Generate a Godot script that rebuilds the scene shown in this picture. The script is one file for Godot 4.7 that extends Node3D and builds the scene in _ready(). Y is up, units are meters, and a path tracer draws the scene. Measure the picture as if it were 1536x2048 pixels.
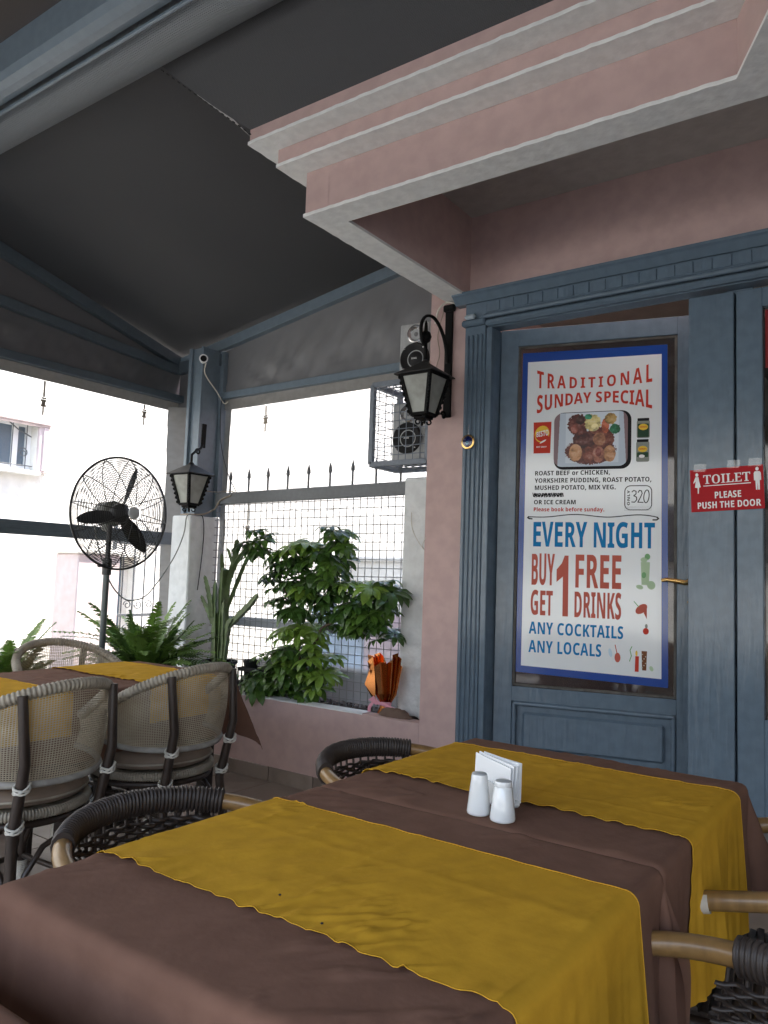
extends Node3D
# A covered restaurant terrace: pink house wall with blue doors, tent roof, dressed tables, plants, fan.

class MB:
	var v := PackedVector3Array()
	var n := PackedVector3Array()
	var t := PackedVector2Array()
	var c := PackedColorArray()
	var col := Color(1, 1, 1)
	func put(p: Vector3, m: Vector3, w: Vector2) -> void:
		v.push_back(p); n.push_back(m); t.push_back(w); c.push_back(col)
	# corners counter-clockwise as seen from the front
	func tri(a: Vector3, b: Vector3, d: Vector3) -> void:
		var m := (b - a).cross(d - a).normalized()
		put(a, m, Vector2(0, 0)); put(d, m, Vector2(1, 1)); put(b, m, Vector2(1, 0))
	func quad(a: Vector3, b: Vector3, d: Vector3, e: Vector3) -> void:
		var m := (d - a).cross(e - b).normalized()
		put(a, m, Vector2(0, 1)); put(d, m, Vector2(1, 0)); put(b, m, Vector2(1, 1))
		put(a, m, Vector2(0, 1)); put(e, m, Vector2(0, 0)); put(d, m, Vector2(1, 0))
	func squad(a, b, d, e, na, nb, nd, ne, ua := Vector2(), ub := Vector2(), ud := Vector2(), ue := Vector2()) -> void:
		put(a, na, ua); put(d, nd, ud); put(b, nb, ub)
		put(a, na, ua); put(e, ne, ue); put(d, nd, ud)
	# box with chamfered edges
	func box(ctr: Vector3, size: Vector3, bev := 0.0, b := Basis()) -> void:
		var h := size * 0.5
		bev = minf(bev, minf(h.x, minf(h.y, h.z)) * 0.9)
		if bev <= 0.0:
			for ax in 3:
				for s in [-1.0, 1.0]:
					var w := Vector3(); w[ax] = s
					var u := Vector3(); u[(ax + 1) % 3] = 1.0
					var q := w.cross(u)
					quad(ctr + b * (h * (w - u - q)), ctr + b * (h * (w + u - q)), ctr + b * (h * (w + u + q)), ctr + b * (h * (w - u + q)))
			return
		var k := h - Vector3(bev, bev, bev)
		for ax in 3:
			for s in [-1.0, 1.0]:
				var w := Vector3(); w[ax] = s
				var u := Vector3(); u[(ax + 1) % 3] = 1.0
				var q := w.cross(u)
				var f := w * h
				quad(ctr + b * (f + k * (-u - q)), ctr + b * (f + k * (u - q)), ctr + b * (f + k * (u + q)), ctr + b * (f + k * (-u + q)))
		for ax in 3:
			var i := (ax + 1) % 3
			var j := (ax + 2) % 3
			for s in [-1.0, 1.0]:
				for r in [-1.0, 1.0]:
					var p := Vector3(); p[i] = s * h[i]; p[j] = r * k[j]
					var q := Vector3(); q[i] = s * k[i]; q[j] = r * h[j]
					var e := Vector3(); e[ax] = k[ax]
					if s * r > 0:
						quad(ctr + b * (p + e), ctr + b * (p - e), ctr + b * (q - e), ctr + b * (q + e))
					else:
						quad(ctr + b * (q + e), ctr + b * (q - e), ctr + b * (p - e), ctr + b * (p + e))
		for sx in [-1.0, 1.0]:
			for sy in [-1.0, 1.0]:
				for sz in [-1.0, 1.0]:
					var s := Vector3(sx, sy, sz)
					var a := ctr + b * (s * Vector3(h.x, k.y, k.z))
					var d := ctr + b * (s * Vector3(k.x, h.y, k.z))
					var e := ctr + b * (s * Vector3(k.x, k.y, h.z))
					if sx * sy * sz > 0: tri(a, d, e)
					else: tri(a, e, d)
	func span(lo: Vector3, hi: Vector3, bev := 0.0) -> void:
		box((lo + hi) * 0.5, hi - lo, bev)
	# bar of rectangular section from p to q
	func bar(p: Vector3, q: Vector3, w: float, h: float, bev := 0.002, up := Vector3.UP) -> void:
		var z := (q - p).normalized()
		var x := up.cross(z)
		if x.length() < 0.01: x = Vector3.RIGHT.cross(z)
		x = x.normalized()
		box((p + q) * 0.5, Vector3(w, h, (q - p).length()), bev, Basis(x, z.cross(x), z))
	# round tube along points; rad is a number or one per point; flat stretches the section
	func tube(pts, rad, sides := 8, caps := true, sx := 1.0, sy := 1.0, up := Vector3.UP) -> void:
		var k: int = pts.size()
		var rings := []
		var norms := []
		var x := Vector3.ZERO
		for i in k:
			var d: Vector3 = (pts[mini(i + 1, k - 1)] - pts[maxi(i - 1, 0)]).normalized()
			if i == 0:
				x = up.cross(d)
				if x.length() < 0.05: x = Vector3.RIGHT.cross(d)
			x = (x - d * x.dot(d)).normalized()
			var y := d.cross(x)
			var r: float = rad[i] if rad is Array or rad is PackedFloat32Array else rad
			var slope := 0.0
			if rad is Array and k > 2:
				var i0 := maxi(i - 1, 0)
				var i1 := mini(i + 1, k - 1)
				slope = (float(rad[i1]) - float(rad[i0])) / maxf(1e-5, (pts[i1] - pts[i0]).length())
			var ring := PackedVector3Array()
			var nr := PackedVector3Array()
			for j in sides:
				var a := TAU * j / sides
				ring.push_back(pts[i] + x * (cos(a) * r * sx) + y * (sin(a) * r * sy))
				nr.push_back(((x * (cos(a) / sx) + y * (sin(a) / sy)).normalized() - d * slope).normalized())
			rings.push_back(ring); norms.push_back(nr)
		for i in k - 1:
			for j in sides:
				var l := (j + 1) % sides
				squad(rings[i][j], rings[i][l], rings[i + 1][l], rings[i + 1][j], norms[i][j], norms[i][l], norms[i + 1][l], norms[i + 1][j])
		if caps:
			for j in range(1, sides - 1):
				tri(rings[0][0], rings[0][j + 1], rings[0][j])
				tri(rings[k - 1][0], rings[k - 1][j], rings[k - 1][j + 1])
	func rod(p: Vector3, q: Vector3, r: float, sides := 8) -> void:
		tube([p, q], r, sides)
	# profile of (radius, height) from bottom to top, turned round the y axis of x
	func lathe(prof: Array, segs := 24, x := Transform3D()) -> void:
		var k := prof.size()
		for i in k - 1:
			var p: Vector2 = prof[i]
			var q: Vector2 = prof[i + 1]
			var e := q - p
			if e.length() < 1e-6: continue
			var m := Vector2(e.y, -e.x).normalized()
			var mp := m
			var mq := m
			if i > 0:
				var e0: Vector2 = p - prof[i - 1]
				var m0 := Vector2(e0.y, -e0.x).normalized()
				if m0.dot(m) > 0.6: mp = (m0 + m).normalized()
			if i < k - 2:
				var e1: Vector2 = prof[i + 2] - q
				var m1 := Vector2(e1.y, -e1.x).normalized()
				if m1.dot(m) > 0.6: mq = (m1 + m).normalized()
			for j in segs:
				var a := TAU * j / segs
				var b := TAU * (j + 1) / segs
				var da := Vector3(cos(a), 0, -sin(a))
				var db := Vector3(cos(b), 0, -sin(b))
				squad(x * (da * p.x + Vector3(0, p.y, 0)), x * (db * p.x + Vector3(0, p.y, 0)), x * (db * q.x + Vector3(0, q.y, 0)), x * (da * q.x + Vector3(0, q.y, 0)),
					x.basis * (da * mp.x + Vector3(0, mp.y, 0)), x.basis * (db * mp.x + Vector3(0, mp.y, 0)), x.basis * (db * mq.x + Vector3(0, mq.y, 0)), x.basis * (da * mq.x + Vector3(0, mq.y, 0)))
	# smooth sheet from a grid of points, rows of equal length; front is where u x w points
	func sheet(g: Array) -> void:
		var r := g.size()
		var k: int = g[0].size()
		var ns := []
		for i in r:
			var row := PackedVector3Array()
			for j in k:
				var du: Vector3 = g[i][mini(j + 1, k - 1)] - g[i][maxi(j - 1, 0)]
				var dw: Vector3 = g[mini(i + 1, r - 1)][j] - g[maxi(i - 1, 0)][j]
				row.push_back(du.cross(dw).normalized())
			ns.push_back(row)
		for i in r - 1:
			for j in k - 1:
				squad(g[i][j], g[i][j + 1], g[i + 1][j + 1], g[i + 1][j], ns[i][j], ns[i][j + 1], ns[i + 1][j + 1], ns[i + 1][j],
					Vector2(float(j) / (k - 1), float(i) / (r - 1)), Vector2(float(j + 1) / (k - 1), float(i) / (r - 1)), Vector2(float(j + 1) / (k - 1), float(i + 1) / (r - 1)), Vector2(float(j) / (k - 1), float(i + 1) / (r - 1)))
	# flat outline in the xy plane given thickness along z
	func plate(poly: PackedVector2Array, z0: float, z1: float, x := Transform3D()) -> void:
		if Geometry2D.is_polygon_clockwise(poly): poly.reverse()
		var ix := Geometry2D.triangulate_polygon(poly)
		for i in range(0, ix.size(), 3):
			var a := poly[ix[i]]
			var b := poly[ix[i + 1]]
			var d := poly[ix[i + 2]]
			if (b - a).cross(d - a) < 0:
				var s := b; b = d; d = s
			tri(x * Vector3(a.x, a.y, z1), x * Vector3(b.x, b.y, z1), x * Vector3(d.x, d.y, z1))
			if z1 > z0: tri(x * Vector3(a.x, a.y, z0), x * Vector3(d.x, d.y, z0), x * Vector3(b.x, b.y, z0))
		if z1 <= z0: return
		for i in poly.size():
			var a := poly[i]
			var b := poly[(i + 1) % poly.size()]
			quad(x * Vector3(a.x, a.y, z0), x * Vector3(b.x, b.y, z0), x * Vector3(b.x, b.y, z1), x * Vector3(a.x, a.y, z1))
	func mesh() -> ArrayMesh:
		var a := []
		a.resize(Mesh.ARRAY_MAX)
		a[Mesh.ARRAY_VERTEX] = v; a[Mesh.ARRAY_NORMAL] = n; a[Mesh.ARRAY_TEX_UV] = t; a[Mesh.ARRAY_COLOR] = c
		var m := ArrayMesh.new()
		m.add_surface_from_arrays(Mesh.PRIMITIVE_TRIANGLES, a)
		return m

var M := {}
var T := {}
var rng := RandomNumberGenerator.new()
var taken := {}

func V(x: float, y: float, z: float) -> Vector3: return Vector3(x, y, z)
func lin(r: float, g: float, b: float) -> Color: return Color(r, g, b).linear_to_srgb()
func numbered(called: String) -> String:
	var k: int = taken.get(called, 0)
	taken[called] = k + 1
	return called if k == 0 else "%s_%03d" % [called, k]
func thing(called: String, label: String, category: String, at := Vector3.ZERO, turn := 0.0, group := "") -> Node3D:
	var o := Node3D.new()
	o.name = numbered(called)
	add_child(o)
	o.position = at; o.rotation.y = turn
	o.set_meta("label", label); o.set_meta("category", category)
	if group != "": o.set_meta("group", group)
	return o
func part(called: String, m, mat: Material, parent: Node, at := Vector3.ZERO) -> MeshInstance3D:
	var o := MeshInstance3D.new()
	o.name = called
	o.mesh = m.mesh() if m is MB else m
	o.material_override = mat
	o.position = at
	parent.add_child(o, true)
	return o
func copy(o: Node3D, label: String, at: Vector3, turn: float) -> Node3D:
	var d: Node3D = o.duplicate()
	d.name = numbered(String(o.name).rstrip("_0123456789"))
	add_child(d)
	d.position = at; d.rotation.y = turn
	d.set_meta("label", label)
	return d
func struct(called: String, m, mat: Material) -> MeshInstance3D:
	var o := part(called, m, mat, self)
	o.set_meta("kind", "structure")
	return o

func noise_img(sd: int, freq: float, size := 512, oct := 4) -> Image:
	var f := FastNoiseLite.new()
	f.seed = sd; f.frequency = freq; f.fractal_octaves = oct
	var im := f.get_seamless_image(size, size)
	im.convert(Image.FORMAT_RGB8)
	return im
func tone_tex(sd: int, freq: float, lo: Color, hi: Color, size := 512, oct := 4) -> ImageTexture:
	var im := noise_img(sd, freq, size, oct)
	for y in size:
		for x in size:
			im.set_pixel(x, y, lo.lerp(hi, clampf((im.get_pixel(x, y).r - 0.25) * 2.0, 0, 1)))
	im.generate_mipmaps()
	return ImageTexture.create_from_image(im)
func bump_tex(sd: int, freq: float, strength: float, size := 512, oct := 4) -> ImageTexture:
	var im := noise_img(sd, freq, size, oct)
	im.bump_map_to_normal_map(strength)
	im.generate_mipmaps()
	return ImageTexture.create_from_image(im)
func weave_tex(size: int, step: int, strength: float, twill: bool) -> ImageTexture:
	var im := Image.create(size, size, false, Image.FORMAT_RGB8)
	for y in size:
		for x in size:
			var h := 0.0
			if twill: h = 0.5 + 0.5 * sin(TAU * (x + y) / step)
			else:
				var over := (x / step + y / step) % 2 == 0
				h = absf(sin(PI * (float(x if over else y) / step)))
			im.set_pixel(x, y, Color(h, h, h))
	im.bump_map_to_normal_map(strength)
	im.generate_mipmaps()
	return ImageTexture.create_from_image(im)
func mat(col: Color, rough := 0.6, opt := {}) -> StandardMaterial3D:
	var m := StandardMaterial3D.new()
	m.albedo_color = col
	m.roughness = rough
	m.metallic = opt.get("metal", 0.0)
	m.metallic_specular = opt.get("spec", 0.5)
	if opt.has("tex"): m.albedo_texture = opt.tex
	if opt.has("bump"):
		m.normal_enabled = true
		m.normal_texture = opt.bump
		m.normal_scale = opt.get("depth", 1.0)
	if opt.has("scale"):
		m.uv1_triplanar = true
		m.uv1_world_triplanar = opt.get("world", false)
		m.uv1_scale = Vector3.ONE * float(opt.scale)
	if opt.has("alpha"):
		m.transparency = BaseMaterial3D.TRANSPARENCY_ALPHA
		m.albedo_color.a = opt.alpha
	if opt.has("coat"):
		m.clearcoat_enabled = true; m.clearcoat = opt.coat; m.clearcoat_roughness = opt.get("coat_rough", 0.15)
	if opt.has("rim"):
		m.rim_enabled = true; m.rim = opt.rim; m.rim_tint = 0.7
	if opt.has("back"):
		m.backlight_enabled = true; m.backlight = opt.back
	if opt.get("vcol", false): m.vertex_color_use_as_albedo = true
	m.cull_mode = BaseMaterial3D.CULL_DISABLED
	return m

func make_materials() -> void:
	T.mottle = tone_tex(3, 0.02, Color(0.955, 0.955, 0.955), Color(1, 1, 1), 512, 6)
	T.stain = tone_tex(9, 0.004, Color(0.82, 0.81, 0.80), Color(1, 1, 1), 512, 6)
	T.plaster = bump_tex(5, 0.02, 5.0, 512, 5)
	T.brush = bump_tex(6, 0.008, 4.0, 512, 5)
	var bi := FastNoiseLite.new()
	bi.seed = 66; bi.frequency = 0.05; bi.fractal_octaves = 4
	var bim := bi.get_seamless_image(512, 48)
	bim.convert(Image.FORMAT_RGB8)
	bim.resize(512, 512, Image.INTERPOLATE_CUBIC)
	bim.bump_map_to_normal_map(5.0)
	bim.generate_mipmaps()
	T.brushv = ImageTexture.create_from_image(bim)
	T.cloth = weave_tex(64, 4, 2.0, false)
	T.nap = tone_tex(12, 0.012, Color(0.955, 0.952, 0.95), Color(1, 1, 1), 512, 6)
	T.napbump = bump_tex(14, 0.05, 2.0, 512, 6)
	T.twill = weave_tex(64, 8, 3.0, true)
	T.soil = tone_tex(17, 0.03, Color(0.35, 0.3, 0.28), Color(1, 1, 1), 512, 5)
	T.wood = wood_tex()
	T.haze = tone_tex(21, 0.01, Color(0.95, 0.96, 0.97), Color(1, 1, 1))
	T.weavepvc = weave_tex(64, 16, 2.0, false)
	M.pink = mat(lin(0.54, 0.385, 0.360), 0.75, {"tex": T.mottle, "bump": T.plaster, "depth": 0.12, "scale": 0.9, "world": true})
	M.rough_white = mat(lin(0.80, 0.81, 0.80), 0.7, {"tex": T.mottle, "bump": T.plaster, "depth": 0.28, "scale": 1.6, "world": true})
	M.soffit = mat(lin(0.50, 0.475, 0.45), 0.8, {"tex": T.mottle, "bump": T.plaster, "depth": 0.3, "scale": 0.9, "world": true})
	M.white_wall = mat(lin(0.74, 0.76, 0.76), 0.7, {"tex": T.mottle, "bump": T.plaster, "depth": 0.6, "scale": 1.1, "world": true})
	M.house_white = mat(lin(0.81, 0.785, 0.72), 0.8, {"tex": T.mottle, "bump": T.plaster, "depth": 0.4, "scale": 0.5, "world": true})
	M.house_pink = mat(lin(0.60, 0.50, 0.49), 0.8, {"tex": T.mottle, "scale": 0.8, "world": true})
	M.blue = mat(lin(0.130, 0.182, 0.235), 0.20, {"tex": T.mottle, "bump": T.brushv, "depth": 0.22, "scale": 1.3, "world": true, "spec": 0.5})
	M.blue_leaf = mat(lin(0.130, 0.182, 0.235), 0.20, {"tex": T.mottle, "bump": T.brushv, "depth": 0.22, "scale": 1.3})
	M.blue_chip = mat(lin(0.42, 0.50, 0.56), 0.4)
	M.frame = mat(lin(0.085, 0.11, 0.13), 0.45, {"tex": T.mottle, "scale": 1.5, "world": true})
	M.frame_light = mat(lin(0.17, 0.22, 0.265), 0.4, {"tex": T.mottle, "scale": 1.5, "world": true})
	M.fence = mat(lin(0.16, 0.17, 0.18), 0.5, {"tex": T.mottle, "scale": 3.0, "world": true})
	M.wire = mat(lin(0.22, 0.23, 0.24), 0.5, {"metal": 0.3})
	M.cage = mat(lin(0.20, 0.23, 0.27), 0.5, {"tex": T.mottle, "scale": 4.0})
	M.roof = mat(lin(0.056, 0.057, 0.061), 0.75, {"tex": T.mottle, "bump": T.twill, "depth": 0.7, "scale": 16.0, "world": true})
	M.roof_brown = mat(lin(0.085, 0.068, 0.060), 0.8, {"tex": T.mottle, "bump": T.twill, "depth": 0.7, "scale": 16.0, "world": true})
	M.ribbed = mat(lin(0.20, 0.22, 0.235), 0.55, {"tex": T.mottle, "bump": T.twill, "depth": 1.5, "scale": 13.0, "world": true})
	M.valance = mat(lin(0.125, 0.125, 0.13), 0.5, {"tex": T.mottle, "bump": T.weavepvc, "depth": 0.15, "scale": 40.0, "world": true})
	M.valance_hem = mat(lin(0.27, 0.26, 0.245), 0.5, {"tex": T.mottle, "scale": 2.0, "world": true, "back": lin(0.03, 0.03, 0.027)})
	M.valance_back = mat(lin(0.20, 0.20, 0.206), 0.45, {"tex": T.mottle, "bump": T.weavepvc, "depth": 0.15, "scale": 40.0, "world": true, "back": lin(0.02, 0.02, 0.02)})
	M.flap = mat(lin(0.32, 0.32, 0.32), 0.6)
	M.plastic = mat(lin(0.9, 0.92, 0.95), 0.08, {"alpha": 0.13, "tex": T.haze, "scale": 0.8, "world": true})
	M.plastic_haze = mat(lin(0.86, 0.9, 0.95), 0.25, {"alpha": 0.42, "tex": T.haze, "scale": 0.8, "world": true})
	M.black = mat(lin(0.008, 0.008, 0.008), 0.6, {"tex": T.mottle, "scale": 6.0, "spec": 0.25})
	M.black_matt = mat(lin(0.015, 0.015, 0.016), 0.75)
	M.lamp_grey = mat(lin(0.03, 0.029, 0.028), 0.6, {"tex": T.stain, "scale": 6.0})
	M.frosted = mat(lin(0.42, 0.44, 0.40), 0.35, {"tex": T.stain, "scale": 3.0, "back": lin(0.3, 0.3, 0.28)})
	M.floor = mat(lin(0.27, 0.215, 0.182), 0.38, {"tex": T.stain, "bump": T.plaster, "depth": 0.12, "scale": 1.3, "world": true})
	M.floor_b = mat(lin(0.30, 0.24, 0.205), 0.36, {"tex": T.stain, "bump": T.plaster, "depth": 0.12, "scale": 1.1, "world": true})
	M.floor_c = mat(lin(0.245, 0.195, 0.165), 0.40, {"tex": T.stain, "bump": T.plaster, "depth": 0.12, "scale": 1.5, "world": true})
	M.grout = mat(lin(0.10, 0.085, 0.075), 0.9)
	M.ground = mat(lin(0.22, 0.21, 0.195), 0.9, {"tex": T.stain, "scale": 0.6, "world": true})
	M.soil = mat(lin(0.055, 0.034, 0.024), 0.95, {"tex": T.soil, "bump": T.plaster, "depth": 1.5, "scale": 3.0, "world": true})
	M.clay = mat(lin(0.16, 0.105, 0.08), 0.9, {"tex": T.stain, "bump": T.plaster, "depth": 1.0, "scale": 4.0})
	M.brown = mat(lin(0.205, 0.112, 0.080), 0.85, {"tex": T.nap, "bump": T.napbump, "depth": 0.14, "scale": 2.2, "world": true, "rim": 0.08, "spec": 0.15})
	M.yellow = mat(lin(0.66, 0.365, 0.036), 0.85, {"tex": T.nap, "bump": T.napbump, "depth": 0.10, "scale": 2.6, "world": true, "spec": 0.12})
	M.table_wood = mat(lin(0.03, 0.02, 0.016), 0.5, {"tex": T.wood, "scale": 2.0})
	M.bamboo = mat(lin(0.42, 0.24, 0.085), 0.4, {"tex": T.wood, "scale": 3.0, "coat": 0.3})
	M.dark_bamboo = mat(lin(0.055, 0.036, 0.026), 0.4, {"tex": T.wood, "scale": 4.0})
	M.wicker_dark = mat(lin(0.048, 0.036, 0.030), 0.5, {"tex": T.mottle, "scale": 5.0})
	M.cane = mat(lin(0.42, 0.37, 0.29), 0.6, {"tex": T.stain, "scale": 6.0})
	M.cane_light = mat(lin(0.44, 0.42, 0.38), 0.6, {"tex": T.stain, "scale": 6.0})
	M.mesh_back = mat(lin(0.56, 0.485, 0.355), 0.65, {"tex": T.stain, "scale": 2.0})
	M.cushion = mat(lin(0.24, 0.18, 0.135), 0.85, {"tex": T.nap, "bump": T.napbump, "depth": 0.5, "scale": 3.0})
	M.binding = mat(lin(0.62, 0.59, 0.52), 0.6)
	M.ceramic = mat(lin(0.78, 0.81, 0.82), 0.12, {"coat": 0.6, "coat_rough": 0.05})
	M.shaker_top = mat(lin(0.42, 0.44, 0.45), 0.3)
	M.napkin = mat(lin(0.84, 0.86, 0.87), 0.85)
	M.leaf_fern = mat(lin(0.19, 0.32, 0.065), 0.5, {"tex": T.stain, "scale": 3.0, "back": lin(0.10, 0.18, 0.03)})
	M.leaf_fern_b = mat(lin(0.09, 0.17, 0.04), 0.5, {"tex": T.stain, "scale": 3.0, "back": lin(0.05, 0.1, 0.015)})
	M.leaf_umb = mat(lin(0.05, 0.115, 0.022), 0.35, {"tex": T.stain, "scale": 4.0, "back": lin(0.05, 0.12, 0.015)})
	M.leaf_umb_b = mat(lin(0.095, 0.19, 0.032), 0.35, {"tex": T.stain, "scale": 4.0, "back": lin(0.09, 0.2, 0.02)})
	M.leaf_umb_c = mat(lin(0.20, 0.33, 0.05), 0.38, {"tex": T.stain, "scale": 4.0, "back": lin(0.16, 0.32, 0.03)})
	M.cactus = mat(lin(0.11, 0.165, 0.06), 0.55, {"tex": T.stain, "scale": 5.0, "back": lin(0.03, 0.05, 0.015)})
	M.bark = mat(lin(0.12, 0.085, 0.055), 0.85, {"tex": T.stain, "scale": 6.0})
	M.pot = mat(lin(0.30, 0.14, 0.09), 0.75, {"tex": T.stain, "scale": 3.0})
	M.foil = mat(lin(0.62, 0.25, 0.085), 0.16, {"metal": 1.0})
	M.ribbon = mat(lin(0.72, 0.32, 0.40), 0.5)
	M.speaker = mat(lin(0.46, 0.47, 0.47), 0.45, {"tex": T.mottle, "scale": 3.0})
	M.speaker_grey = mat(lin(0.20, 0.20, 0.20), 0.4)
	M.chrome = mat(lin(0.6, 0.6, 0.6), 0.25, {"metal": 0.9})
	M.steel = mat(lin(0.085, 0.10, 0.10), 0.4, {"metal": 0.2})
	M.fan_black = mat(lin(0.018, 0.018, 0.018), 0.4)
	M.fan_motor = mat(lin(0.20, 0.21, 0.19), 0.5)
	M.fan_badge = mat(lin(0.42, 0.44, 0.45), 0.4)
	M.cable_white = mat(lin(0.62, 0.58, 0.50), 0.6)
	M.cable_tan = mat(lin(0.32, 0.27, 0.21), 0.6)
	M.brass = mat(lin(0.78, 0.50, 0.18), 0.25, {"metal": 1.0})
	M.eye_blue = mat(lin(0.008, 0.012, 0.075), 0.08, {"coat": 1.0})
	M.eye_pale = mat(lin(0.25, 0.52, 0.68), 0.15)
	M.paper_blue = mat(lin(0.012, 0.060, 0.30), 0.22, {"coat": 0.5, "coat_rough": 0.12, "bump": T.brush, "depth": 0.06, "scale": 1.0})
	M.paper_white = mat(lin(0.76, 0.80, 0.82), 0.28, {"coat": 1.0, "coat_rough": 0.08, "bump": T.brush, "depth": 0.08, "scale": 1.0})
	M.ink_red = mat(lin(0.52, 0.045, 0.025), 0.5, {"spec": 0.25})
	M.ink_red_glare = mat(lin(0.52, 0.12, 0.085), 0.5, {"spec": 0.25})  # the same red ink, paled by glare put into its colour
	M.ink_cyan = mat(lin(0.008, 0.19, 0.45), 0.5, {"spec": 0.25})
	M.ink_black = mat(lin(0.012, 0.012, 0.014), 0.5, {"spec": 0.25})
	M.ink_grey = mat(lin(0.25, 0.27, 0.24), 0.5, {"spec": 0.25})
	M.ink_green = mat(lin(0.20, 0.42, 0.20), 0.5, {"spec": 0.25})
	M.ink_pale = mat(lin(0.45, 0.60, 0.40), 0.5, {"spec": 0.25})
	M.ink_brown = mat(lin(0.17, 0.065, 0.028), 0.5, {"spec": 0.25})
	M.ink_yellow = mat(lin(0.78, 0.52, 0.06), 0.5, {"spec": 0.25})
	M.ink_dkgreen = mat(lin(0.03, 0.07, 0.04), 0.5, {"spec": 0.25})
	M.sign_red = mat(lin(0.40, 0.010, 0.016), 0.5, {"spec": 0.3})
	M.sign_white = mat(lin(0.80, 0.80, 0.80), 0.35)
	M.pane = mat(lin(0.03, 0.032, 0.035), 0.04, {"alpha": 0.35})
	M.dark_pane = mat(lin(0.02, 0.025, 0.03), 0.05)
	M.far_pane = mat(lin(0.09, 0.13, 0.17), 0.08)
	M.room = mat(lin(0.58, 0.54, 0.48), 0.8, {"tex": T.mottle, "scale": 0.6, "world": true})
	M.room_dark = mat(lin(0.10, 0.085, 0.075), 0.8)
	M.tape = mat(lin(0.7, 0.75, 0.78), 0.12, {"alpha": 0.14})
	M.iron = mat(lin(0.06, 0.065, 0.07), 0.6)
	M.red_cloth = mat(lin(0.30, 0.015, 0.02), 0.7)
	M.bead = mat(lin(0.10, 0.095, 0.085), 0.6, {"tex": T.stain, "scale": 6.0})
	M.added_dark_band = mat(lin(0.05, 0.06, 0.07), 0.8)
	M.asphalt = mat(lin(0.07, 0.07, 0.072), 0.9, {"tex": T.stain, "scale": 0.5, "world": true})

func wood_tex() -> ImageTexture:
	var im := Image.create(128, 128, false, Image.FORMAT_RGB8)
	var f := FastNoiseLite.new()
	f.seed = 31; f.frequency = 0.05
	for y in 128:
		for x in 128:
			var g := 0.84 + 0.16 * f.get_noise_2d(x * 3.0, y * 0.35) + 0.1 * f.get_noise_2d(x * 0.7, y * 0.7)
			im.set_pixel(x, y, Color(g, g, g))
	im.generate_mipmaps()
	return ImageTexture.create_from_image(im)

func setup_view() -> void:
	var cam := Camera3D.new()
	cam.name = "camera"
	add_child(cam)
	cam.position = V(0, 1.2, 0)
	cam.rotation_order = EULER_ORDER_YXZ
	cam.rotation = V(deg_to_rad(4.65), deg_to_rad(35.6), deg_to_rad(1.95))
	cam.fov = 66.9
	cam.near = 0.02
	cam.far = 400.0
	cam.current = true
	var env := Environment.new()
	env.background_mode = Environment.BG_SKY
	var sm := ProceduralSkyMaterial.new()
	sm.sky_top_color = Color(0.68, 0.78, 0.92)
	sm.sky_horizon_color = Color(0.95, 0.955, 0.955)
	sm.sky_curve = 0.18
	sm.ground_bottom_color = Color(0.45, 0.43, 0.40)
	sm.ground_horizon_color = Color(0.80, 0.80, 0.78)
	sm.sun_angle_max = 1.0
	var sky := Sky.new()
	sky.sky_material = sm
	env.sky = sky
	env.background_energy_multiplier = 1.0
	env.tonemap_mode = Environment.TONE_MAPPER_LINEAR
	env.tonemap_exposure = 6.2
	env.sdfgi_enabled = true
	env.ssao_enabled = true
	env.ssil_enabled = true
	var we := WorldEnvironment.new()
	we.name = "world_environment"
	we.environment = env
	add_child(we)
	var sun := DirectionalLight3D.new()
	sun.name = "sun"
	sun.light_energy = 1.2
	sun.light_color = Color(1.0, 0.975, 0.94)
	sun.light_angular_distance = 0.5
	sun.shadow_enabled = true
	add_child(sun)
	sun.look_at_from_position(V(3.2, 10, -4.3), Vector3.ZERO)

func _ready() -> void:
	rng.seed = 7
	setup_view()
	make_materials()
	build_ground()
	build_house()
	build_doors()
	build_canopy()
	build_planter()
	build_outside()
	build_tables()
	build_chairs()
	build_wall_things()
	build_poster()
	build_sign()
	build_plants()
	build_fan()
	build_tableware()

# ---------------------------------------------------------------- ground and floor
func build_ground() -> void:
	var g := MB.new()
	g.quad(V(-150, -0.12, 150), V(150, -0.12, 150), V(150, -0.12, -150), V(-150, -0.12, -150))
	struct("ground", g, M.ground)
	var st := MB.new()
	st.quad(V(-60, -0.112, 9.0), V(60, -0.112, 9.0), V(60, -0.112, 3.6), V(-60, -0.112, 3.6))
	struct("street", st, M.asphalt)
	var f := MB.new()
	f.span(V(-4.6, -0.3, -3.95), V(3.6, -0.012, 1.9))
	var fl := struct("floor", f, M.grout)
	var s := 0.335
	var tile_mesh := MB.new()
	tile_mesh.box(V(0, -0.006, 0), V(s - 0.006, 0.012, s - 0.006), 0.0015)
	var tm := tile_mesh.mesh()
	var edge := MB.new()
	edge.box(V(0, -0.006, 0), V(s - 0.006, 0.012, 0.12), 0.0015)
	var x := -4.3
	var rest := MB.new()
	while x < 3.5:
		var z := -3.355 + s * 0.5
		while z < 1.75:
			if x < 0.6 and z < 0.1:
				part("tile", tm, [M.floor, M.floor_b, M.floor_c][rng.randi() % 3], fl, V(x, rng.randf_range(-0.0008, 0.0008), z))
			else:
				rest.box(V(x, -0.006, z), V(s - 0.006, 0.012, s - 0.006))
			z += s
		x += s
	var r := part("tiling", rest, M.floor, fl)
	r.set_meta("kind", "stuff")

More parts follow.
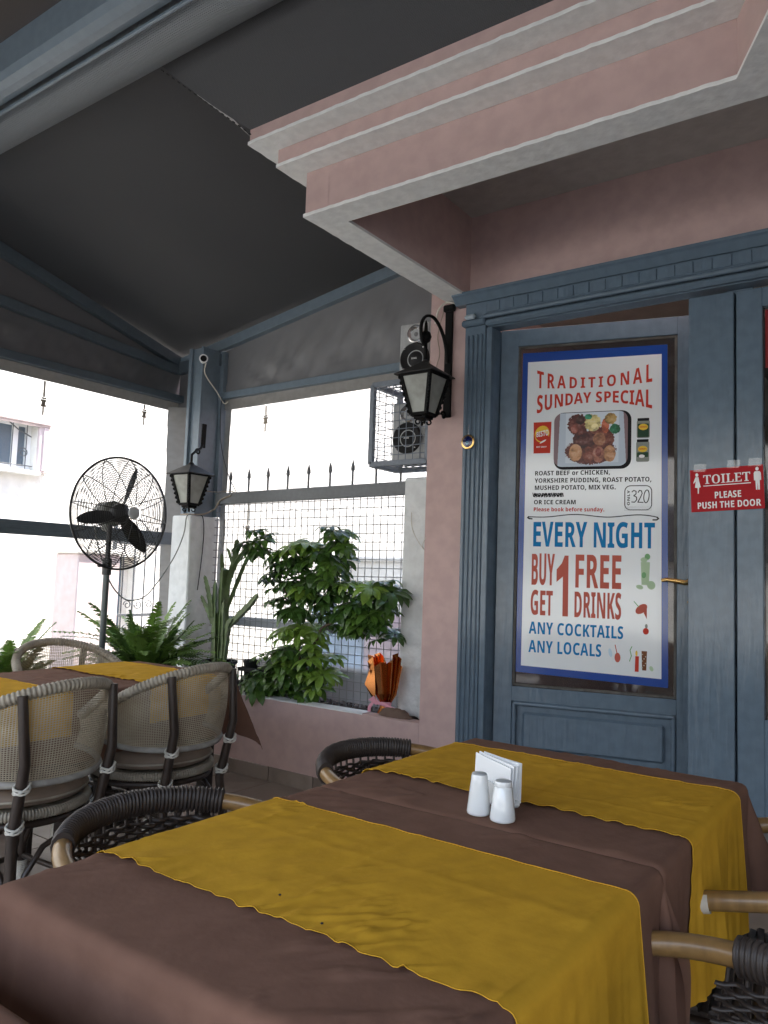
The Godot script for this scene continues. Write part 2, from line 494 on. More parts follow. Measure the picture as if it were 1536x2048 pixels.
# ---------------------------------------------------------------- pink house
func build_house() -> void:
	var h := thing("pink_house", "pink rendered house front with white edged overhang and blue double doors", "house")
	var w := MB.new()
	w.span(V(-2.14, 0, -3.62), V(-1.80, 3.06, -3.355))
	w.span(V(-1.80, 2.47, -3.435), V(1.6, 3.06, -3.355))
	w.span(V(1.6, 0, -3.62), V(3.6, 3.06, -3.355))
	w.span(V(-2.14, 0, -12.2), V(-1.95, 10.0, -3.62))
	w.span(V(-2.03, 3.3, -3.60), V(8.0, 10.0, -3.36))
	part("wall", w, M.pink, h)
	var sc := MB.new()
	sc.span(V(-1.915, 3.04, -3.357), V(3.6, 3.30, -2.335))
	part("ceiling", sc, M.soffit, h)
	# stepped overhang beam, pink faces
	var b := MB.new()
	b.span(V(-2.03, 2.62, -3.357), V(-1.91, 3.30, -2.226))
	b.span(V(-1.912, 2.62, -2.34), V(3.6, 3.30, -2.226))
	part("beam", b, M.pink, h)
	var b2 := MB.new()
	b2.span(V(-2.10, 2.802, -3.357), V(-2.03, 3.31, -2.13))
	b2.span(V(-2.032, 2.802, -2.228), V(3.6, 3.31, -2.13))
	part("cornice_step", b2, M.pink, h)
	var b3 := MB.new()
	b3.span(V(-2.17, 2.873, -3.357), V(-2.10, 3.32, -2.04))
	b3.span(V(-2.102, 2.873, -2.132), V(3.6, 3.32, -2.04))
	part("cornice_step", b3, M.pink, h)
	# white painted undersides, hand-brushed so the edge wavers
	white_strip(h, -1.905, -2.345, -2.034, -2.222, -0.42, 2.62)
	white_strip(h, -2.031, -2.224, -2.104, -2.126, 1.2, 2.802)
	white_strip(h, -2.101, -2.128, -2.174, -2.036, 1.2, 2.873)
	# slanted return of the overhang on the right
	var bay := MB.new()
	bay.plate(PackedVector2Array([Vector2(-0.43, 2.228), Vector2(-0.19, 1.76), Vector2(1.5, 1.76), Vector2(1.5, 2.228)]), 2.624, 2.86, Transform3D(Basis(V(1, 0, 0), V(0, 0, -1), V(0, 1, 0)), Vector3.ZERO))
	part("bay", bay, M.pink, h)
	var bw := MB.new()
	bw.plate(PackedVector2Array([Vector2(-0.42, 2.345), Vector2(-0.432, 2.222), Vector2(-0.192, 1.755), Vector2(1.5, 1.755), Vector2(1.5, 2.345)]), 2.612, 2.6235, Transform3D(Basis(V(1, 0, 0), V(0, 0, -1), V(0, 1, 0)), Vector3.ZERO))
	part("white_edge", bw, M.rough_white, h)
	# doorstep
	var st := MB.new()
	st.span(V(-1.93, 0.0, -3.354), V(3.5, 0.305, -3.02), 0.012)
	part("doorstep", st, M.floor_b, h)
	# room behind the doors
	var r := MB.new()
	r.span(V(-1.95, 0.29, -8.2), V(3.6, 0.31, -3.62))
	r.span(V(-1.95, 2.75, -8.2), V(3.6, 2.95, -3.62))
	r.span(V(-1.95, 0.29, -8.4), V(1.8, 2.95, -8.2)); r.span(V(3.2, 0.29, -8.4), V(3.6, 2.95, -8.2)); r.span(V(1.8, 0.29, -8.4), V(3.2, 1.5, -8.2)); r.span(V(1.8, 2.5, -8.4), V(3.2, 2.95, -8.2))  # opening in the unseen back wall, added to brighten the ceiling
	r.span(V(3.4, 0.29, -8.2), V(3.6, 2.95, -3.62))
	part("room", r, M.room, h)
	var rb := MB.new()
	rb.span(V(-0.95, 2.66, -8.0), V(-0.78, 2.75, -3.65))
	part("ceiling_beam", rb, M.room_dark, h)
	# low brick-height skirting under the pink column
	var rs := MB.new()
	rs.box(V(-2.035, 0.04, -3.349), V(0.20, 0.08, 0.012), 0.002)
	part("skirting_tile", rs, M.floor_c, h)

func white_strip(h: Node3D, xi: float, zi: float, xo: float, zo: float, xe: float, y: float) -> void:
	# L-shaped painted underside of one step; the outer edge laps a little over the pink face
	var f := FastNoiseLite.new()
	f.seed = 40 + int(y * 100.0) % 37; f.frequency = 9.0
	var poly := PackedVector2Array()
	for i in 37: 
		var z := lerpf(-3.352, zo, i / 36.0)
		poly.push_back(Vector2(xo - 0.001 - absf(f.get_noise_1d(z)) * 0.008, -z))
	for i in range(1, 160):
		var x := lerpf(xo, xe, i / 159.0)
		poly.push_back(Vector2(x, -(zo + 0.001 + absf(f.get_noise_1d(x + 9.0)) * 0.008)))
	poly.push_back(Vector2(xe, -zi)); poly.push_back(Vector2(xi, -zi)); poly.push_back(Vector2(xi, 3.352))
	var m := MB.new()
	m.plate(poly, y - 0.007, y + 0.006, Transform3D(Basis(V(1, 0, 0), V(0, 0, -1), V(0, 1, 0)), Vector3.ZERO))
	part("white_edge", m, M.rough_white, h)

# ---------------------------------------------------------------- blue door surround and doors
func build_doors() -> void:
	var d := thing("door_surround", "blue painted door surround with fluted pilaster and dentil lintel", "door frame")
	var z := -3.352
	# pilaster with flutes
	var p := MB.new()
	p.span(V(-1.915, 0.306, z), V(-1.800, 2.455, -3.325), 0.003)
	for k in 4:
		var x := -1.902 + k * 0.0255
		p.box(V(x + 0.006, 1.36, -3.321), V(0.013, 2.10, 0.012), 0.004)
	part("pilaster", p, M.blue, d)
	var cp := MB.new()
	cp.span(V(-1.928, 2.455, z), V(-1.798, 2.487, -3.302), 0.008)
	part("capital", cp, M.blue, d)
	var jm := MB.new()
	jm.span(V(-1.800, 0.306, -3.60), V(-1.768, 2.442, -3.333), 0.003)
	part("jamb", jm, M.blue, d)
	var hd := MB.new()
	hd.span(V(-1.7985, 2.443, -3.43), V(1.6, 2.4690, -3.345), 0.003)
	hd.span(V(-1.80, 2.446, -3.344), V(1.6, 2.4795, -3.312), 0.010)
	part("head", hd, M.blue, d)
	var ar := MB.new()
	ar.span(V(-1.91, 2.487, z), V(1.6, 2.57, -3.318), 0.002)
	part("frieze", ar, M.blue, d)
	var rl := MB.new()
	rl.tube([V(-1.80, 2.492, -3.312), V(1.6, 2.492, -3.312)], 0.012, 10)
	part("bead", rl, M.blue, d)
	var dm := MB.new()
	dm.box(Vector3.ZERO, V(0.0725, 0.052, 0.010), 0.002)
	var dmesh := dm.mesh()
	for k in 30:
		part("dentil", dmesh, M.blue, d, V(-1.757 + k * 0.0755, 2.538, -3.3175 + rng.randf_range(-0.0006, 0.0006)))
	var cr := MB.new()
	var prof := PackedVector2Array([Vector2(0, 0), Vector2(0.045, 0), Vector2(0.052, 0.008), Vector2(0.075, 0.030), Vector2(0.088, 0.036), Vector2(0.088, 0.048), Vector2(0, 0.048)])
	# profile (out, up) swept along x
	cr.plate(prof, -1.965, 1.6, Transform3D(Basis(V(0, 0, 1), V(0, 1, 0), V(1, 0, 0)), V(0, 2.57, z)))
	part("crown", cr, M.blue, d)
	var chip := MB.new()
	chip.box(V(-1.875, 2.497, -3.300), V(0.062, 0.022, 0.03), 0.010)
	part("thick_paint_lump", chip, M.blue_chip, d)
	# fixed cover board
	var cb := MB.new()
	cb.span(V(-0.842, 0.306, -3.40), V(-0.664, 2.418, -3.352), 0.003)
	part("cover_board", cb, M.blue, d)
	var rb := MB.new()
	rb.span(V(-0.70, 0.306, -3.45), V(-0.60, 2.44, -3.408))  # strip added behind the gap to block light from the room
	part("added_backing", rb, M.blue, d)

	# ajar leaf, hinged at its left edge
	var a := deg_to_rad(14.0)
	var leaf := thing("ajar_door", "blue glazed door standing ajar behind the sunday special poster", "door", V(-1.765, 0.306, -3.42), a)
	var f := MB.new()
	var W := 0.945
	var H := 2.135
	var gx0 := 0.092
	var gx1 := 0.832
	var gy0 := 0.385
	var gy1 := 2.05
	f.span(V(0.004, 0.012, -0.045), V(gx0, H, 0), 0.002)
	f.span(V(gx1, 0.012, -0.045), V(W, H, 0), 0.002)
	f.span(V(gx0, gy1, -0.045), V(gx1, H, 0), 0.002)
	f.span(V(gx0, 0.315, -0.045), V(gx1, gy0, 0), 0.002)
	f.span(V(gx0, 0.012, -0.045), V(gx1, 0.05, 0), 0.002)
	part("leaf_frame", f, M.blue_leaf, leaf)
	var pn := MB.new()
	pn.span(V(gx0, 0.05, -0.040), V(gx1, 0.315, -0.022))
	pn.box(V((gx0 + gx1) * 0.5, 0.182, -0.012), V(gx1 - gx0 - 0.10, 0.17, 0.024), 0.012)
	part("lower_panel", pn, M.blue_leaf, leaf)
	var mo := MB.new()
	for s in [[V(gx0 + 0.012, 0.305, -0.004), V(gx1 - 0.012, 0.305, -0.004)], [V(gx0 + 0.012, 0.06, -0.004), V(gx1 - 0.012, 0.06, -0.004)], [V(gx0 + 0.012, 0.06, -0.004), V(gx0 + 0.012, 0.305, -0.004)], [V(gx1 - 0.012, 0.06, -0.004), V(gx1 - 0.012, 0.305, -0.004)]]:
		mo.tube([s[0], s[1]], 0.011, 8)
	part("moulding", mo, M.blue_leaf, leaf)
	var gb := MB.new()
	for s in [[V(gx0, gy1 - 0.007, -0.012), V(gx1, gy1 - 0.007, -0.012)], [V(gx0, gy0 + 0.007, -0.012), V(gx1, gy0 + 0.007, -0.012)], [V(gx0 + 0.006, gy0, -0.012), V(gx0 + 0.006, gy1, -0.012)], [V(gx1 - 0.006, gy0, -0.012), V(gx1 - 0.006, gy1, -0.012)]]:
		gb.bar(s[0], s[1], 0.012, 0.014, 0.003)
	part("glazing_bead", gb, M.bead, leaf)
	var gl := MB.new()
	gl.span(V(gx0 + 0.002, gy0 + 0.002, -0.026), V(gx1 - 0.002, gy1 - 0.002, -0.020))
	part("pane", gl, M.pane, leaf)
	var ep := MB.new()
	ep.box(V(0.885, 0.875, 0.003), V(0.032, 0.22, 0.006), 0.002)
	part("lock_plate", ep, M.blue_leaf, leaf)
	var hn := MB.new()
	hn.rod(V(0.885, 0.908, 0.004), V(0.885, 0.908, 0.045), 0.010, 10)
	hn.lathe([Vector2(0.017, 0.0), Vector2(0.017, 0.008), Vector2(0.012, 0.012), Vector2(0, 0.012)], 16, Transform3D(Basis(V(1, 0, 0), PI / 2), V(0.885, 0.908, 0.006)))
	hn.tube([V(0.888, 0.908, 0.042), V(0.865, 0.905, 0.047), V(0.83, 0.912, 0.050), V(0.79, 0.916, 0.050), V(0.768, 0.912, 0.048)], [0.012, 0.012, 0.0105, 0.010, 0.008], 10)
	part("handle", hn, M.brass, leaf)
	var kh := MB.new()
	kh.rod(V(0.885, 0.82, 0.004), V(0.885, 0.82, 0.012), 0.008, 10)
	part("keyhole", kh, M.brass, leaf)

	# closed leaf on the right edge of the picture
	var l2 := thing("closed_door", "closed blue glazed door at the picture's right edge", "door", V(-0.655, 0.306, -3.40))
	var g2 := MB.new()
	g2.span(V(0, 0.012, -0.005), V(0.098, 2.11, 0.045), 0.003)
	g2.span(V(0.85, 0.012, -0.005), V(0.95, 2.11, 0.045), 0.003)
	g2.span(V(0.098, 2.03, -0.005), V(0.85, 2.11, 0.045), 0.003)
	g2.span(V(0.098, 0.012, -0.005), V(0.85, 0.385, 0.045), 0.003)
	part("leaf_frame", g2, M.blue_leaf, l2)
	var p2 := MB.new()
	p2.span(V(0.098, 0.385, 0.012), V(0.85, 2.03, 0.017))
	part("pane", p2, M.pane, l2)
	var rc := MB.new()
	rc.span(V(0.105, 1.78, 0.0185), V(0.40, 2.02, 0.0205))
	part("red_sticker", rc, M.red_cloth, l2)
	var l3 := MB.new()
	l3.span(V(0.955, 0.012, -0.005), V(2.25, 2.11, 0.045), 0.003)
	part("side_panel", l3, M.blue_leaf, l2)

# ---------------------------------------------------------------- tent roof
func roof_y(x: float, z: float) -> float:
	var u := clampf((x + 4.45) / 2.3, 0, 1)
	var w := clampf((z + 3.62) / 1.9, 0, 1)
	var back := lerpf(2.735, 3.09, u)
	var front := lerpf(3.20, 3.26, u)
	return lerpf(back, front, w) - 0.03 * sin(PI * u) * sin(PI * w) + 0.006 * sin(x * 7.0 + z * 3.0) * sin(PI * w)

func build_canopy() -> void:
	var c := thing("terrace_canopy", "dark grey fabric tent roof on blue grey metal frame over the terrace", "canopy")
	var xl := -4.45
	var zb := -3.62
	# roof cloths
	var a := MB.new()
	var g := []
	for i in 25:
		var row := []
		var z := lerpf(-1.62, -3.66, i / 24.0)
		for j in 29:
			var x := lerpf(-4.5, -2.12, j / 28.0)
			row.push_back(V(x, roof_y(x, z), z))
		g.push_back(row)
	a.sheet(g)
	part("roof_cloth", a, M.roof, c)
	var up := MB.new()
	up.quad(V(-2.13, 3.27, -1.6), V(3.6, 3.27, -1.6), V(3.6, 3.31, -2.2), V(-2.13, 3.31, -2.2))
	part("roof_cloth", up, M.roof, c)
	var b := MB.new()
	g = []
	for i in 13:
		var w := i / 12.0
		var row := []
		for j in 41:
			var x := lerpf(lerpf(-2.49, -2.165, w), 1.6, j / 40.0)
			row.push_back(V(x, lerpf(3.20, 2.925, w) - 0.012 * sin(PI * w), lerpf(-1.83, -2.043, w)))
		g.push_back(row)
	b.sheet(g)
	var bc := part("roof_cloth", b, M.roof, c)
	var stch := MB.new()
	for k in 17:
		var w := (k + 0.5) / 17.0
		stch.bar(V(lerpf(-2.488, -2.163, w), lerpf(3.196, 2.92, w) - 0.014, lerpf(-1.83, -2.043, w)), V(lerpf(-2.488, -2.163, w + 0.025), lerpf(3.196, 2.92, w + 0.025) - 0.014, lerpf(-1.83, -2.043, w + 0.025)), 0.004, 0.004, 0.0)
	part("stitching", stch, M.black_matt, bc)
	var fl := MB.new()
	fl.tri(V(-2.40, 3.165, -1.93), V(-2.172, 2.90, -2.06), V(-2.27, 2.99, -2.08))
	fl.tri(V(-2.40, 3.165, -1.93), V(-2.27, 2.99, -2.08), V(-2.44, 3.14, -1.99))
	part("edge_flap", fl, M.flap, c)
	var cc := MB.new()
	cc.quad(V(-4.5, 2.95, 1.75), V(3.6, 2.95, 1.75), V(3.6, 3.34, -1.55), V(-4.5, 3.34, -1.55))
	part("roof_cloth", cc, M.roof_brown, c)
	# roller and gutter across the terrace
	var ro := MB.new()
	var pts := []
	var rad := []
	for i in 60:
		pts.push_back(V(lerpf(-4.44, 3.4, i / 59.0), 3.225, -1.735)); rad.push_back(0.098)
	ro.tube(pts, 0.100, 28)
	part("roller", ro, M.ribbed, c)
	var gu := MB.new()
	gu.plate(PackedVector2Array([Vector2(1.515, 3.165), Vector2(1.50, 3.19), Vector2(1.50, 3.32), Vector2(1.62, 3.32), Vector2(1.62, 3.19), Vector2(1.605, 3.165), Vector2(1.575, 3.155), Vector2(1.545, 3.155)]), -4.44, 3.4, Transform3D(Basis(V(0, 0, -1), V(0, 1, 0), V(1, 0, 0)), Vector3.ZERO))
	part("gutter", gu, M.frame_light, c)
	var rl := MB.new()
	rl.bar(V(-4.44, 3.150, -1.622), V(3.4, 3.150, -1.622), 0.012, 0.016, 0.003)
	part("rail", rl, M.frame_light, c)
	# left side: rafter, middle bar, lower bar
	var s := MB.new()
	s.bar(V(xl, 2.685, -3.60), V(xl, 3.195, -1.62), 0.05, 0.07)
	part("rafter", s, M.frame, c)
	s = MB.new()
	s.bar(V(xl, 2.625, -3.60), V(xl, 2.83, -1.0), 0.05, 0.06)
	part("brace", s, M.frame, c)
	s = MB.new()
	s.bar(V(xl + 0.01, 2.415, -3.64), V(xl + 0.01, 2.43, 1.6), 0.05, 0.05)
	part("bar", s, M.frame, c)
	s = MB.new()
	s.bar(V(xl, 2.72, -1.0), V(xl, 2.72, 1.7), 0.05, 0.07)
	part("bar", s, M.frame, c)
	# back: sloping top beam, lower bar
	s = MB.new()
	s.bar(V(xl, 2.675, zb), V(-2.15, 3.06, zb), 0.05, 0.07)
	part("rafter", s, M.frame_light, c)
	s = MB.new()
	s.bar(V(-4.10, 2.385, zb + 0.005), V(-2.15, 2.405, zb + 0.005), 0.045, 0.045)
	part("bar", s, M.frame_light, c)
	# corner post with a recessed channel
	s = MB.new()
	s.span(V(-4.150, 1.552, -3.60), V(-4.030, 2.70, -3.46), 0.004)
	s.span(V(-4.030, 1.552, -3.60), V(-4.008, 2.70, -3.44), 0.003)
	s.span(V(-4.150, 1.552, -3.46), V(-4.120, 2.70, -3.44), 0.003)
	s.span(V(-4.030, 1.552, -3.64), V(-3.975, 2.70, -3.60), 0.003)
	part("post", s, M.frame_light, c)
	s = MB.new()
	s.span(V(-4.47, 2.60, -3.64), V(-4.00, 2.685, -3.585), 0.004)
	part("corner_bracket", s, M.frame, c)
	s = MB.new()
	s.span(V(-4.50, -0.01, 1.6), V(-4.38, 2.92, 1.72), 0.004)
	part("post", s, M.frame, c)
	s = MB.new()
	s.span(V(3.4, -0.01, 1.6), V(3.52, 2.92, 1.72), 0.004)
	part("post", s, M.frame, c)
	s = MB.new()
	s.bar(V(-4.45, 2.90, 1.66), V(3.5, 2.90, 1.66), 0.05, 0.09)
	part("bar", s, M.frame, c)
	# triangular gable cloth on the left side and the valances
	valance(c, [V(xl - 0.03, 2.95, 1.0), V(xl - 0.03, 2.71, -3.67)], [V(xl - 0.03, 2.44, 1.0), V(xl - 0.03, 2.41, -3.67)], M.valance, 11, 0.028)
	valance(c, [V(xl - 0.03, 2.74, 1.7), V(xl - 0.03, 3.2, 0.99)], [V(xl - 0.03, 2.44, 1.7), V(xl - 0.03, 2.44, 0.99)], M.valance, 12, 0.016)
	var tri := MB.new()
	tri.quad(V(xl - 0.035, 2.70, 1.0), V(xl - 0.035, 2.70, -3.60), V(xl - 0.035, 3.22, -1.6), V(xl - 0.035, 3.22, 1.0))
	part("gable_cloth", tri, M.valance, c)
	valance(c, [V(xl - 0.02, 2.44, 1.7), V(xl - 0.02, 2.41, -3.67)], [V(xl - 0.02, 2.335, 1.7), V(xl - 0.02, 2.325, -3.67)], M.valance_hem, 13, 0.008)
	valance(c, [V(-4.02, 2.71, zb - 0.02), V(-2.10, 3.06, zb - 0.02)], [V(-4.02, 2.39, zb - 0.02), V(-2.10, 2.41, zb - 0.02)], M.valance_back, 14, 0.034)
	valance(c, [V(-4.47, 2.69, zb - 0.015), V(-4.03, 2.71, zb - 0.015)], [V(-4.47, 2.27, zb - 0.015), V(-4.03, 2.27, zb - 0.015)], M.valance, 17, 0.004)
	valance(c, [V(-4.0, 2.39, zb - 0.01), V(-2.10, 2.41, zb - 0.01)], [V(-4.0, 2.29, zb - 0.01), V(-2.10, 2.31, zb - 0.01)], M.valance_hem, 15, 0.006)
	valance(c, [V(-4.45, 2.90, 1.70), V(3.5, 2.90, 1.70)], [V(-4.45, 2.62, 1.70), V(3.5, 2.62, 1.70)], M.valance, 16, 0.02)

func valance(c: Node3D, top: Array, low: Array, m: Material, sd: int, amp: float) -> void:
	var f := FastNoiseLite.new()
	f.seed = sd; f.frequency = 1.6
	var dir: Vector3 = (top[1] - top[0]).normalized()
	var out := dir.cross(Vector3.UP).normalized()
	var k := int((top[1] - top[0]).length() / 0.05) + 2
	var g := []
	for i in 11:
		var w := i / 10.0
		var row := []
		for j in k:
			var u := float(j) / (k - 1)
			var p: Vector3 = low[0].lerp(low[1], u).lerp(top[0].lerp(top[1], u), w)
			var s := (p.x + p.z) * 1.0
			# folds that fan out from the fixing points along the top
			var fold := f.get_noise_2d(s * 2.0 + p.y * 1.2, p.y * 1.5) + 0.6 * f.get_noise_2d(s * 5.0 - p.y * 3.0, p.y)
			p += out * (fold * amp * (1.0 - w * w) * (0.35 + sin(PI * w)))
			row.push_back(p)
		g.push_back(row)
	var m2 := MB.new()
	m2.sheet(g)
	part("valance", m2, m, c)

# ---------------------------------------------------------------- planter, fence, pillar, plastic sheets
func build_planter() -> void:
	var p := thing("planter_wall", "low pink planter wall with tile skirting in front of the wire fence", "planter")
	var w := MB.new()
	w.span(V(-3.965, 0, -3.44), V(-2.14, 0.462, -3.355), 0.004)
	w.span(V(-3.965, 0, -4.0), V(-2.14, 0.40, -3.80))
	part("wall", w, M.pink, p)
	var e := MB.new()
	var f := FastNoiseLite.new()
	f.seed = 8; f.frequency = 4.0
	var k := 40
	var g0 := []
	var g1 := []
	var g2 := []
	for i in k + 1:
		var x := lerpf(-3.96, -2.50, float(i) / k)
		var wv := f.get_noise_1d(x * 3.0)
		g0.push_back(V(x, 0.458 + 0.003 * wv, -3.3535)); g1.push_back(V(x, 0.4655, -3.357 - 0.004 * wv)); g2.push_back(V(x, 0.4655, -3.442))
	e.sheet([g0, g1, g2])
	part("white_edge", e, M.rough_white, p)
	var s := MB.new()
	var g := []
	for i in 21:
		var row := []
		for j in 71:
			var x := lerpf(-3.96, -2.145, j / 70.0)
			var z := lerpf(-3.43, -3.82, i / 20.0)
			row.push_back(V(x, 0.44 + 0.03 * f.get_noise_2d(x * 1.3, z * 1.3) + 0.012 * f.get_noise_2d(x * 9.0, z * 9.0), z))
		g.push_back(row)
	s.sheet(g)
	for q in 260:
		var x := rng.randf_range(-3.9, -2.2)
		var z := rng.randf_range(-3.78, -3.45)
		var r := rng.randf_range(0.004, 0.013)
		s.box(V(x, 0.448 + 0.03 * f.get_noise_2d(x * 1.3, z * 1.3), z), V(r, r * 0.7, r), r * 0.25, Basis(V(0.3, 1, 0.2).normalized(), rng.randf() * 6.0))
	var so := part("soil", s, M.soil, p)
	so.set_meta("kind", "stuff")
	var lf := MB.new()
	lf.box(V(-2.86, 0.462, -3.47), V(0.05, 0.003, 0.012), 0.001, Basis(V(0.2, 1, 0.3).normalized(), 0.6))
	lf.box(V(-2.98, 0.458, -3.50), V(0.03, 0.003, 0.010), 0.001, Basis(V(0.2, 1, 0.3).normalized(), -0.4))
	part("dry_leaf", lf, M.cane, p)
	var tm := MB.new()
	tm.box(Vector3.ZERO, V(0.329, 0.082, 0.010), 0.002)
	var tmm := tm.mesh()
	for i in 5:
		part("skirting_tile", tmm, [M.floor_c, M.floor, M.floor_b][i % 3], p, V(-2.31 - i * 0.335, 0.041, -3.349))

	# white jamb post beside the pink column
	var j := MB.new()
	j.span(V(-2.415, 0.42, -3.72), V(-2.145, 1.745, -3.56), 0.008)
	var jp := part("white_post", j, M.white_wall, self)
	jp.set_meta("label", "white plastered post between wire fence and pink column"); jp.set_meta("category", "post")
	# pillar
	var pl := MB.new()
	pl.span(V(-4.16, 0, -3.63), V(-3.97, 1.548, -3.38), 0.008)
	var pp := part("white_pillar", pl, M.white_wall, self)
	pp.set_meta("label", "white corner pillar under the lantern and metal post"); pp.set_meta("category", "pillar")
	# low white parapet of the left side
	var pa := MB.new()
	pa.span(V(-4.55, 0, -3.62), V(-4.38, 0.50, 1.6), 0.006)
	var pr := part("parapet", pa, M.house_white, self)
	pr.set_meta("label", "low white parapet along the left side of the terrace"); pr.set_meta("category", "parapet")

	# wire mesh fence with spears
	var fe := thing("wire_fence", "grey fence with spear tips and square wire mesh", "fence")
	var zf := -3.585
	var b := MB.new()
	b.bar(V(-3.955, 1.672, zf), V(-2.40, 1.690, zf), 0.04, 0.075, 0.003)
	part("top_rail", b, M.fence, fe)
	var sp := MB.new()
	sp.rod(V(0, 0, 0), V(0, 0.085, 0), 0.0065, 8)
	sp.lathe([Vector2(0.006, 0.078), Vector2(0.016, 0.095), Vector2(0.013, 0.115), Vector2(0.0, 0.155)], 8, Transform3D(Basis.from_scale(V(1, 1, 0.5)), Vector3.ZERO))
	var spm := sp.mesh()
	for k2 in 9:
		var x := -3.835 + k2 * 0.172
		part("spear", spm, M.fence, fe, V(x, 1.709 + (x + 3.955) * 0.0115, zf))
	var wi := MB.new()
	for k2 in 32:
		var x := -3.945 + k2 * 0.0502
		var o := rng.randf_range(-0.0015, 0.0015)
		wi.rod(V(x + o, 0.40, zf - 0.002), V(x - o, 1.66, zf - 0.002), 0.0026, 5)
	for k2 in 25:
		var y := 0.425 + k2 * 0.0502
		var o := rng.randf_range(-0.002, 0.002)
		wi.rod(V(-3.965, y + o, zf + 0.002), V(-2.40, y - o + 0.01, zf + 0.002), 0.0026, 5)
	part("wire_mesh", wi, M.wire, fe)
	var tw := MB.new()
	tw.tube([V(-3.47, 1.635, zf + 0.006), V(-3.34, 1.60, zf + 0.008), V(-3.2, 1.575, zf + 0.006), V(-3.0, 1.575, zf + 0.008), V(-2.85, 1.59, zf + 0.006), V(-2.75, 1.62, zf + 0.006)], 0.0012, 5)
	part("loose_wire", tw, M.black_matt, fe)

	# clear plastic sheets with straps
	var rs := thing("plastic_curtain", "hazy clear plastic sheet hanging behind the wire fence", "curtain", Vector3.ZERO, 0.0, "clear plastic side sheets")
	curtain(rs, V(-3.98, 0.45, -3.66), V(-2.12, 0.45, -3.66), 2.31, M.plastic_haze, 31)
	var hm := MB.new()
	hm.sheet(ribbon_grid(V(-4.0, 0.45, -3.654), V(-3.94, 0.45, -3.654), 2.33, 33))
	part("hem", hm, M.valance_hem, rs)
	var mbr := MB.new()
	mbr.bar(V(-3.96, 0.862, -3.685), V(-2.12, 0.872, -3.685), 0.03, 0.06)
	part("bar", mbr, M.fence, rs)
	strap(rs, V(-3.60, 2.29, -3.648), 0.06, 0.0)
	strap(rs, V(-3.72, 1.66, -3.648), 0.16, 0.0)
	var ls := thing("plastic_curtain", "clear plastic sheet closing the left side behind the fan", "curtain", Vector3.ZERO, 0.0, "clear plastic side sheets")
	curtain(ls, V(-4.475, 0.50, 1.6), V(-4.475, 0.50, -3.60), 2.34, M.plastic, 32)
	var h2 := MB.new()
	h2.sheet(ribbon_grid(V(-4.468, 0.50, -3.545), V(-4.36, 0.50, -3.64), 2.35, 34))
	part("hem", h2, M.valance_hem, ls)
	strap(ls, V(-4.455, 2.32, -2.59), 0.10, PI / 2)
	strap(ls, V(-4.455, 2.32, -3.33), 0.03, PI / 2)
	var rl := MB.new()
	rl.bar(V(-4.43, 1.425, 1.6), V(-4.43, 1.405, -3.60), 0.04, 0.085, 0.003)
	rl.bar(V(-4.408, 1.427, 1.6), V(-4.408, 1.407, -3.60), 0.006, 0.02, 0.001)
	var r2 := part("side_rail", rl, M.frame, self)
	r2.set_meta("label", "dark metal rail crossing the left opening behind the fan"); r2.set_meta("category", "rail")

func ribbon_grid(a: Vector3, b: Vector3, top: float, sd: int) -> Array:
	var f := FastNoiseLite.new()
	f.seed = sd; f.frequency = 1.2
	var g := []
	var along := (b - a).normalized()
	for i in 31:
		var w := i / 30.0
		var o := along * (f.get_noise_1d(w * 3.0) * 0.02)
		var row := []
		for j in 3:
			var p := a.lerp(b, j / 2.0) + o
			p.y = lerpf(a.y, top, w)
			row.push_back(p)
		g.push_back(row)
	return g

func curtain(o: Node3D, a: Vector3, b: Vector3, top: float, m: Material, sd: int) -> void:
	var f := FastNoiseLite.new()
	f.seed = sd; f.frequency = 0.9
	var along := (b - a).normalized()
	var out := along.cross(Vector3.UP)
	var k := int((b - a).length() / 0.06) + 2
	var g := []
	for i in 21:
		var row := []
		for j in k:
			var u := float(j) / (k - 1)
			var p := a.lerp(b, u)
			p.y = lerpf(a.y, top, i / 20.0)
			p += out * (f.get_noise_2d((p.x + p.z) * 2.0, p.y * 0.8) * 0.012 * (1.0 - i / 20.0))
			row.push_back(p)
		g.push_back(row)
	var s := MB.new()
	s.sheet(g)
	part("sheet", s, m, o)

func strap(o: Node3D, at: Vector3, length: float, turn: float) -> void:
	var b := Basis(Vector3.UP, turn)
	var s := MB.new()
	s.box(at + V(0, -length * 0.5, 0), V(0.014, length, 0.002), 0.0, b)
	var st := part("strap", s, M.cable_white, o)
	var k := MB.new()
	var y := -length
	k.box(at + V(0, y - 0.008, 0), V(0.034, 0.010, 0.010), 0.003, b)
	k.box(at + V(0, y - 0.022, 0), V(0.040, 0.012, 0.012), 0.004, b)
	k.box(at + V(0, y - 0.040, 0), V(0.026, 0.026, 0.010), 0.003, b)
	k.box(at + V(0, y - 0.054, 0), V(0.038, 0.012, 0.012), 0.004, b)
	part("buckle", k, M.cable_tan, st)
	var t := MB.new()
	t.box(at + V(0, y - 0.085, 0), V(0.012, 0.055, 0.002), 0.0, b)
	part("strap_end", t, M.cable_white, st)

